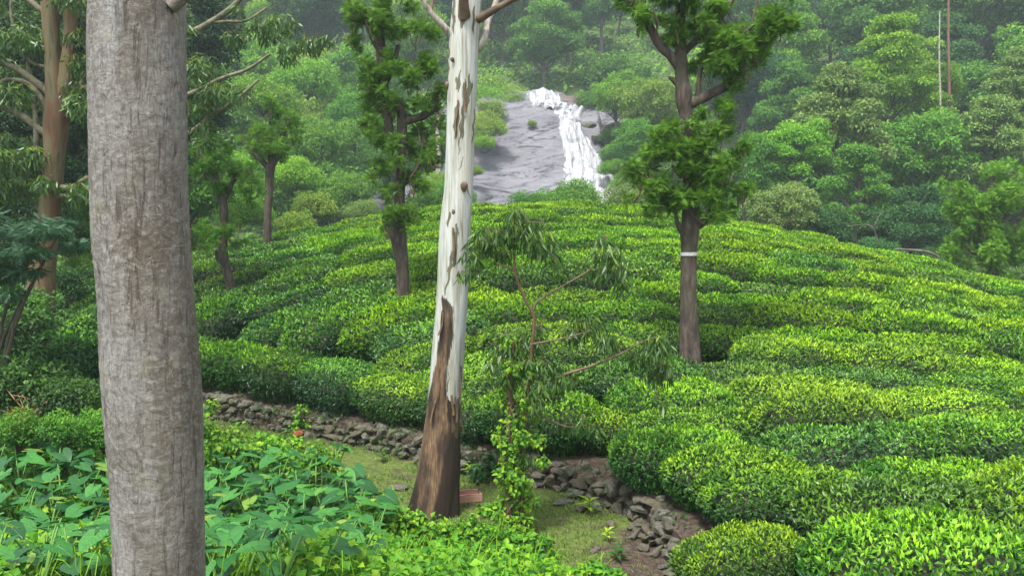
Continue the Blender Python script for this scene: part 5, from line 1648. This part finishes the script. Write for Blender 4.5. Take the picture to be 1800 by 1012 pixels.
# scattered woods up the hill
rh = random.Random(12)
pts = []
n_tree = 0
HILL = []
tries = 0
while tries < 9000 and n_tree < 285:
    tries += 1
    Y = rh.uniform(62, 172)
    X = rh.uniform(-.72, .72) * Y
    px_, py_ = proj(X, Y, float(hill_z(X, Y)))
    if px_ > 740 and px_ < 1110 and Y < 95: continue
    if py_ < -260: continue
    gap = 5.2 + (Y - 60) * .03
    if any((X - a) ** 2 + (Y - b) ** 2 < gap * gap for a, b in pts): continue
    pts.append((X, Y))
    left = px_ < 760
    if Y < 98 and (left or px_ < 1300):
        if rh.random() < .7:
            st, mt = 'shrub', rh.choice(['far_bright', 'far_mid', 'far_yellow', 'far_bright'])
        else:
            st, mt = 'dome', rh.choice(['far_mid', 'far_bright'])
    elif px_ > 1300 and Y < 90:
        st, mt = rh.choice(['dome', 'tiered']), rh.choice(['far_mid', 'far_dark', 'far_bright'])
    else:
        st = rh.choice(['tall', 'dome', 'tall', 'dome', 'tiered']); mt = rh.choice(['far_dark', 'far_dark', 'far_mid', 'far_dark', 'far_bright'] if Y < 115 else ['far_dark', 'far_dark', 'far_mid'])
    s = rh.uniform(.8, 1.25) * (1.5 if st == 'shrub' else 1.0)
    if st == 'shrub':
        lab, gr, nm = 'rounded shrub on the open slope below the dark woods', 'shrubs on the open slope', 'hill_shrub'
    elif st == 'tall':
        lab, gr, nm = 'tall narrow tree in the misty dark woods high on the hill', 'tall trees in the misty woods', 'hill_tree'
    elif st == 'tiered':
        lab, gr, nm = 'flat tiered tree among the woods on the hill', 'tiered trees on the hill', 'hill_tree'
    else:
        lab, gr, nm = 'round crowned tree in the woods on the hill', 'round crowned trees on the hill', 'hill_tree'
    tt = put_tree(nm, st, rh.randrange(9), (X, Y, float(hill_z(X, Y)) - .2), s, rh.uniform(0, 6), mt, lab, 'shrub' if st == 'shrub' else 'tree', gr, rh.uniform(.9, 1.15))
    band = 'foot' if Y < 80 else 'lower slope' if Y < 98 else 'middle slope' if Y < 120 else 'upper slope' if Y < 145 else 'misty top'
    cn = {'far_bright': 'bright green', 'far_mid': 'green', 'far_yellow': 'yellow green', 'far_dark': 'dark'}[mt]
    sn = {'shrub': 'rounded shrub', 'tall': 'narrow tree', 'tiered': 'tiered tree', 'dome': 'round crowned tree'}[st]
    HILL.append((tt, (cn, sn, band)))
    n_tree += 1
order_labels(HILL, lambda i_, n_, key: ('%s %s on the %s of the hill' % key) + (', %s from the left' % ordw(i_) if n_ > 1 else ''))
print('hill', n_tree)


# bare pole trunks in the far right woods
for a, y0, y1, w, D, lab, mt in ((1668, 195, -60, 2.6, 56, 'tall bare orange brown trunk standing out of the right hand woods', 'bark_orange'), (1652, 180, 20, 1.6, 55, 'thin pale dead trunk left of the tall bare orange trunk', 'bark_pale'),
                                 (770, 260, 195, 4, 60, 'pale dead trunk between the slender oak and the white tree', 'bark_pale')):
    b = MB(); p, r = pxline([(a, y0 + 60, w * 1.1), (a + 1, y0, w), (a - 1, (y0 + y1) / 2, w * .9), (a, y1, w * .6)], D)
    p, r = smooth_line(p, r, 6); tube(b, p, r, 8, bump=.1)
    p0 = tuple(P(a, y0 + 60, D))
    tag(b.build('bare_trunk', M[mt], None, True, p0), lab, 'tree trunk')
b = MB()
for L in ([(1490, 398, .8), (1520, 395, 1.0), (1535, 402, 1.3), (1545, 430, 1.2)], [(1535, 402, 1.0), (1542, 385, .8), (1552, 372, .5)], [(1542, 385, .6), (1530, 370, .5)], [(1572, 438, 1.6), (1610, 440, 2.4), (1635, 444, 2.4), (1650, 452, 2.0)]):
    p, r = pxline(L, 36); p, r = smooth_line(p, r, 4); tube(b, p, r, 6)
tag(b.build('fallen_bough', M['bark_far'], None, True, tuple(P(1600, 445, 36))), 'bare grey fallen bough behind the tea crest at right', 'branch')

# undergrowth over the hill soil
n = 70000
Yg = RNG.uniform(50, 178, n); Xg = RNG.uniform(-.74, .74, n) * Yg
px_, py_ = proj(Xg, Yg, hill_z(Xg, Yg))
k = ~((px_ > 800) & (px_ < 1090) & (Yg < 94))
Xg, Yg = Xg[k], Yg[k]; n = len(Xg)
Zg = hill_z(Xg, Yg) + RNG.uniform(-.1, 1.0, n) * np.clip(.7 + fbm(Xg * .3, Yg * .3, 0, 131), .1, 1.5)
LL = RNG.uniform(.4, .9, n)
b = MB()
leaves(b, np.stack([Xg, Yg, Zg], -1), unit(rdir(n) + np.array([0, 0, .2])), unit(rdir(n) * .5 + np.array([0, -.3, 1.0])), LL, LL * .6,
       np.column_stack([RNG.uniform(0, 1, n), RNG.uniform(0, .8, n)]), 'fold2', 0, .2, .15)
tag(b.build('undergrowth', M['far_mid']), 'low green undergrowth covering the hillside', 'undergrowth', kind='stuff')

# ------------------------------------------------------------------ haze over the valley
m, nt = mat_new('haze')
vol = N_(nt, 'ShaderNodeVolumePrincipled')
vol.inputs['Color'].default_value = (.78, .90, 1.0, 1)
vol.inputs['Density'].default_value = .0008
vol.inputs['Anisotropy'].default_value = .2
out = N_(nt, 'ShaderNodeOutputMaterial')
nt.links.new(vol.outputs[0], out.inputs['Volume'])
b = MB(); box(b, -170, 170, -12, 206, -9, 92)
hz = b.build('haze', m)
tag(hz, 'thin blue mist hanging over the valley', kind='stuff')
